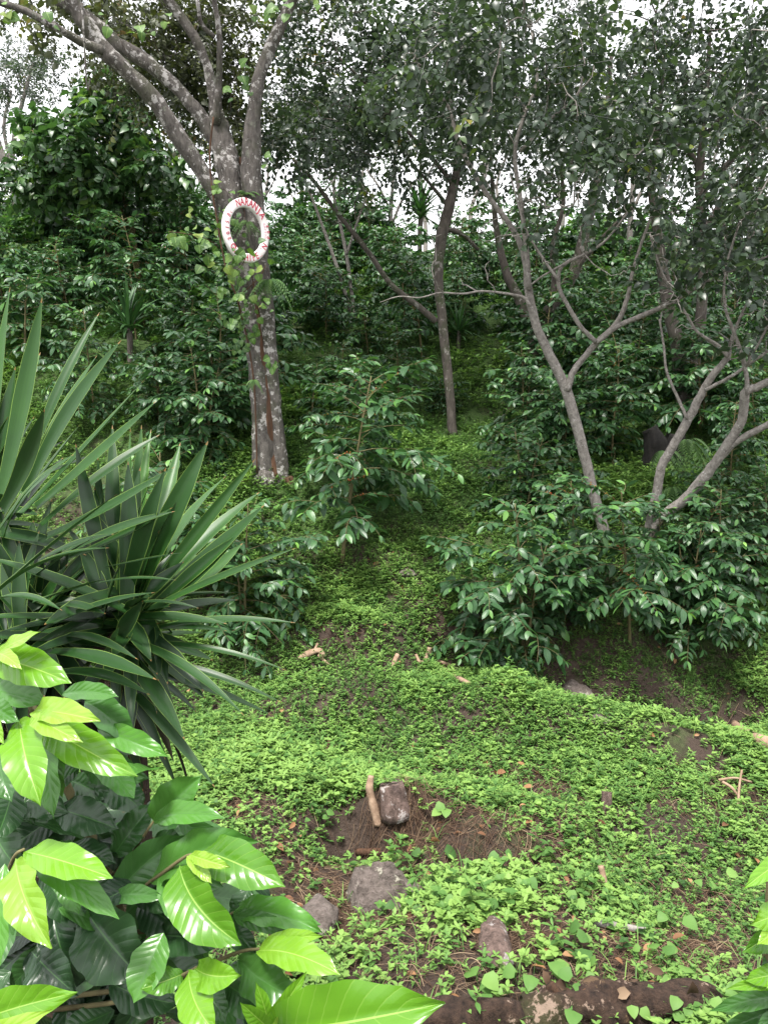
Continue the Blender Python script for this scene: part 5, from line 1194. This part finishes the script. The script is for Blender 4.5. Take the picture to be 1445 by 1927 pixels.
shrub('coffee shrub with bright young leaves over dark glossy ones at the lower left', [(-.62, 1.55, 0), (-.60, 1.52, 1.2), (-.52, 1.48, 1.9), (-.60, 1.42, 2.3), (-.66, 1.36, 2.56)],
      [[(-20, 1560, 1.44), (20, 1450, 1.4), (60, 1342, 1.3), (68, 1336, 1.28)], [(-40, 1480, 1.46), (-20, 1350, 1.4), (-14, 1236, 1.33)], [(-10, 1720, 1.44), (10, 1660, 1.34), (28, 1612, 1.24), (46, 1598, 1.22)], [(80, 1830, 1.46), (200, 1720, 1.4), (290, 1655, 1.33), (345, 1615, 1.27), (360, 1608, 1.24)],
       [(90, 1880, 1.46), (300, 1850, 1.36), (440, 1795, 1.3), (490, 1785, 1.26)], [(100, 1900, 1.46), (250, 1880, 1.36), (350, 1832, 1.24), (370, 1820, 1.22)], [(80, 1760, 1.46), (220, 1640, 1.42), (290, 1545, 1.37)], [(200, 1760, 1.44), (380, 1740, 1.38), (445, 1715, 1.33)]],
      LA, [(110, 1590, 1.44, 70, 50, 8, .5), (250, 1600, 1.42, 60, 60, 7, .55), (330, 1720, 1.4, 60, 50, 7, .5), (120, 1780, 1.42, 70, 50, 7, .45), (440, 1860, 1.36, 50, 40, 6, .55), (180, 1440, 1.46, 50, 40, 6, .5), (80, 1560, 1.56, 60, 40, 16, .12), (60, 1450, 1.54, 60, 40, 10, .15), (120, 1720, 1.52, 80, 60, 20, .10), (280, 1790, 1.5, 90, 50, 18, .12), (420, 1880, 1.46, 60, 30, 10, .2), (120, 1880, 1.5, 90, 30, 14, .1), (300, 1640, 1.54, 50, 40, 8, .2), (200, 1560, 1.52, 50, 40, 8, .12)])
LBm = [(-70, 1935, 144, 1868, 84, .80, .74, 'y', .3, 's'), (-60, 1990, 100, 1900, 60, .76, .70, 'y', .85, 's'), (95, 1990, 500, 1950, 170, .80, .70, 'y', .35, 'c'), (524, 1936, 838, 1887, 150, .80, .70, 'y', .22, 'c'), (513, 1935, 577, 1828, 38, .84, .82, 'y', .35, 'c'), (512, 1940, 452, 1886, 38, .83, .80, 'y', .25, 'c'), (520, 1935, 582, 1862, 30, .82, .78, 'y', .85, 'c'), (508, 1940, 482, 1848, 34, .85, .84, 'y', .3, 'c'), (530, 1960, 620, 1940, 50, .86, .8, 'y', .2, 's'),
       (-20, 1985, 60, 1960, 60, .84, .8, 'o', .6, 's'), (380, 2010, 470, 1950, 70, .86, .8, 'o', .6, 's')]
shrub('nearest coffee shrub with large sunlit leaves along the bottom left edge', [(-.16, .95, 0), (-.15, .94, 1.3), (-.12, .90, 1.9), (-.11, .86, 2.25)],
      [[(480, 2150, .90), (505, 2000, .86), (515, 1935, .83)], [(420, 2100, .9), (250, 2040, .86), (95, 1990, .81)], [(420, 2120, .9), (150, 2050, .86), (-60, 1950, .81)]], LBm, [(300, 2080, .95, 140, 40, 14, .4)])
LC = [(1500, 1612, 1398, 1673, 40, 1.22, 1.14, 'y', .35, 's'), (1500, 1690, 1418, 1692, 26, 1.3, 1.26, 'o', .45, 's'), (1495, 1708, 1409, 1741, 60, 1.22, 1.15, 'y', .5, 'c'), (1485, 1735, 1396, 1792, 58, 1.28, 1.2, 'y', .08, 'c'), (1480, 1725, 1424, 1778, 40, 1.2, 1.14, 'y', .75, 's'), (1470, 1862, 1364, 1862, 24, 1.2, 1.12, 'y', .35, 's'), (1475, 1872, 1334, 1903, 40, 1.24, 1.14, 'o', .6, 's'), (1478, 1880, 1350, 1940, 48, 1.26, 1.18, 'o', .5, 'c'),
      (1462, 1772, 1430, 1838, 30, 1.28, 1.24, 'o', .55, 'c'), (1500, 1830, 1398, 1846, 44, 1.2, 1.14, 'y', .3, 's'), (1500, 1780, 1440, 1860, 44, 1.18, 1.12, 'y', .5, 'c'), (1500, 1900, 1420, 1935, 40, 1.2, 1.16, 'o', .5, 's'), (1500, 1870, 1425, 1895, 34, 1.22, 1.2, 'o', .35, 's')]
shrub('coffee shrub whose few leaves reach in at the lower right edge', [(.72, 1.3, 0), (.70, 1.28, 1.2), (.66, 1.26, 2.0), (.64, 1.24, 2.42)],
      [[(1520, 2000, 1.28), (1500, 1860, 1.24), (1490, 1725, 1.22), (1500, 1620, 1.22)], [(1520, 1950, 1.28), (1490, 1890, 1.26), (1474, 1868, 1.22)]], LC, [(1560, 1850, 1.34, 40, 80, 20, .4)])

# ------------------------------------------------------------------ camera, light, sky
cam = bpy.data.cameras.new('camera'); co = bpy.data.objects.new('camera', cam); COL.objects.link(co)
cam.sensor_fit = 'VERTICAL'; cam.sensor_height = 36; cam.lens = 36 * F_PX / 1927.0
cam.clip_start = .05; cam.clip_end = 600
co.location = CAM; co.rotation_euler = (rad(90) - PITCH, 0, 0)
scene.camera = co
SUN_EL, SUN_AZ = rad(66), rad(205)     # high, behind the camera and a little to the left
w = bpy.data.worlds.new('World'); scene.world = w; w.use_nodes = True
n = w.node_tree.nodes; L = w.node_tree.links; n.clear()
sk = n.new('ShaderNodeTexSky'); sk.sky_type = 'NISHITA'; sk.sun_disc = False; sk.sun_elevation = SUN_EL; sk.sun_rotation = SUN_AZ; sk.dust_density = 3
hs = n.new('ShaderNodeHueSaturation'); hs.inputs['Saturation'].default_value = .12; L.new(sk.outputs[0], hs.inputs['Color'])
mx = n.new('ShaderNodeMix'); mx.data_type = 'RGBA'; mx.inputs[0].default_value = .65; L.new(hs.outputs[0], mx.inputs[6]); mx.inputs[7].default_value = (9.0, 9.0, 9.3, 1)
bg = n.new('ShaderNodeBackground'); bg.inputs[1].default_value = .108; L.new(mx.outputs[2], bg.inputs[0])
wo = n.new('ShaderNodeOutputWorld'); L.new(bg.outputs[0], wo.inputs[0])
sl = bpy.data.lights.new('sun', 'SUN'); sl.energy = 2.6; sl.angle = rad(10); sl.color = (1, .96, .9)
so = bpy.data.objects.new('sun', sl); COL.objects.link(so)
dirv = Vector((math.sin(SUN_AZ) * math.cos(SUN_EL), math.cos(SUN_AZ) * math.cos(SUN_EL), math.sin(SUN_EL)))
so.rotation_euler = dirv.to_track_quat('Z', 'Y').to_euler()
scene.view_settings.view_transform = 'Standard'; scene.view_settings.look = 'None'; scene.view_settings.exposure = 1.52; scene.view_settings.gamma = 1
cy = scene.cycles
cy.max_bounces = 6; cy.diffuse_bounces = 3; cy.glossy_bounces = 2; cy.transmission_bounces = 3; cy.transparent_max_bounces = 4
cy.use_denoising = True
try: cy.denoiser = 'OPENIMAGEDENOISE'; cy.denoising_prefilter = 'ACCURATE'; cy.denoising_input_passes = 'RGB_ALBEDO_NORMAL'
except Exception: pass
cy.sample_clamp_indirect = 6
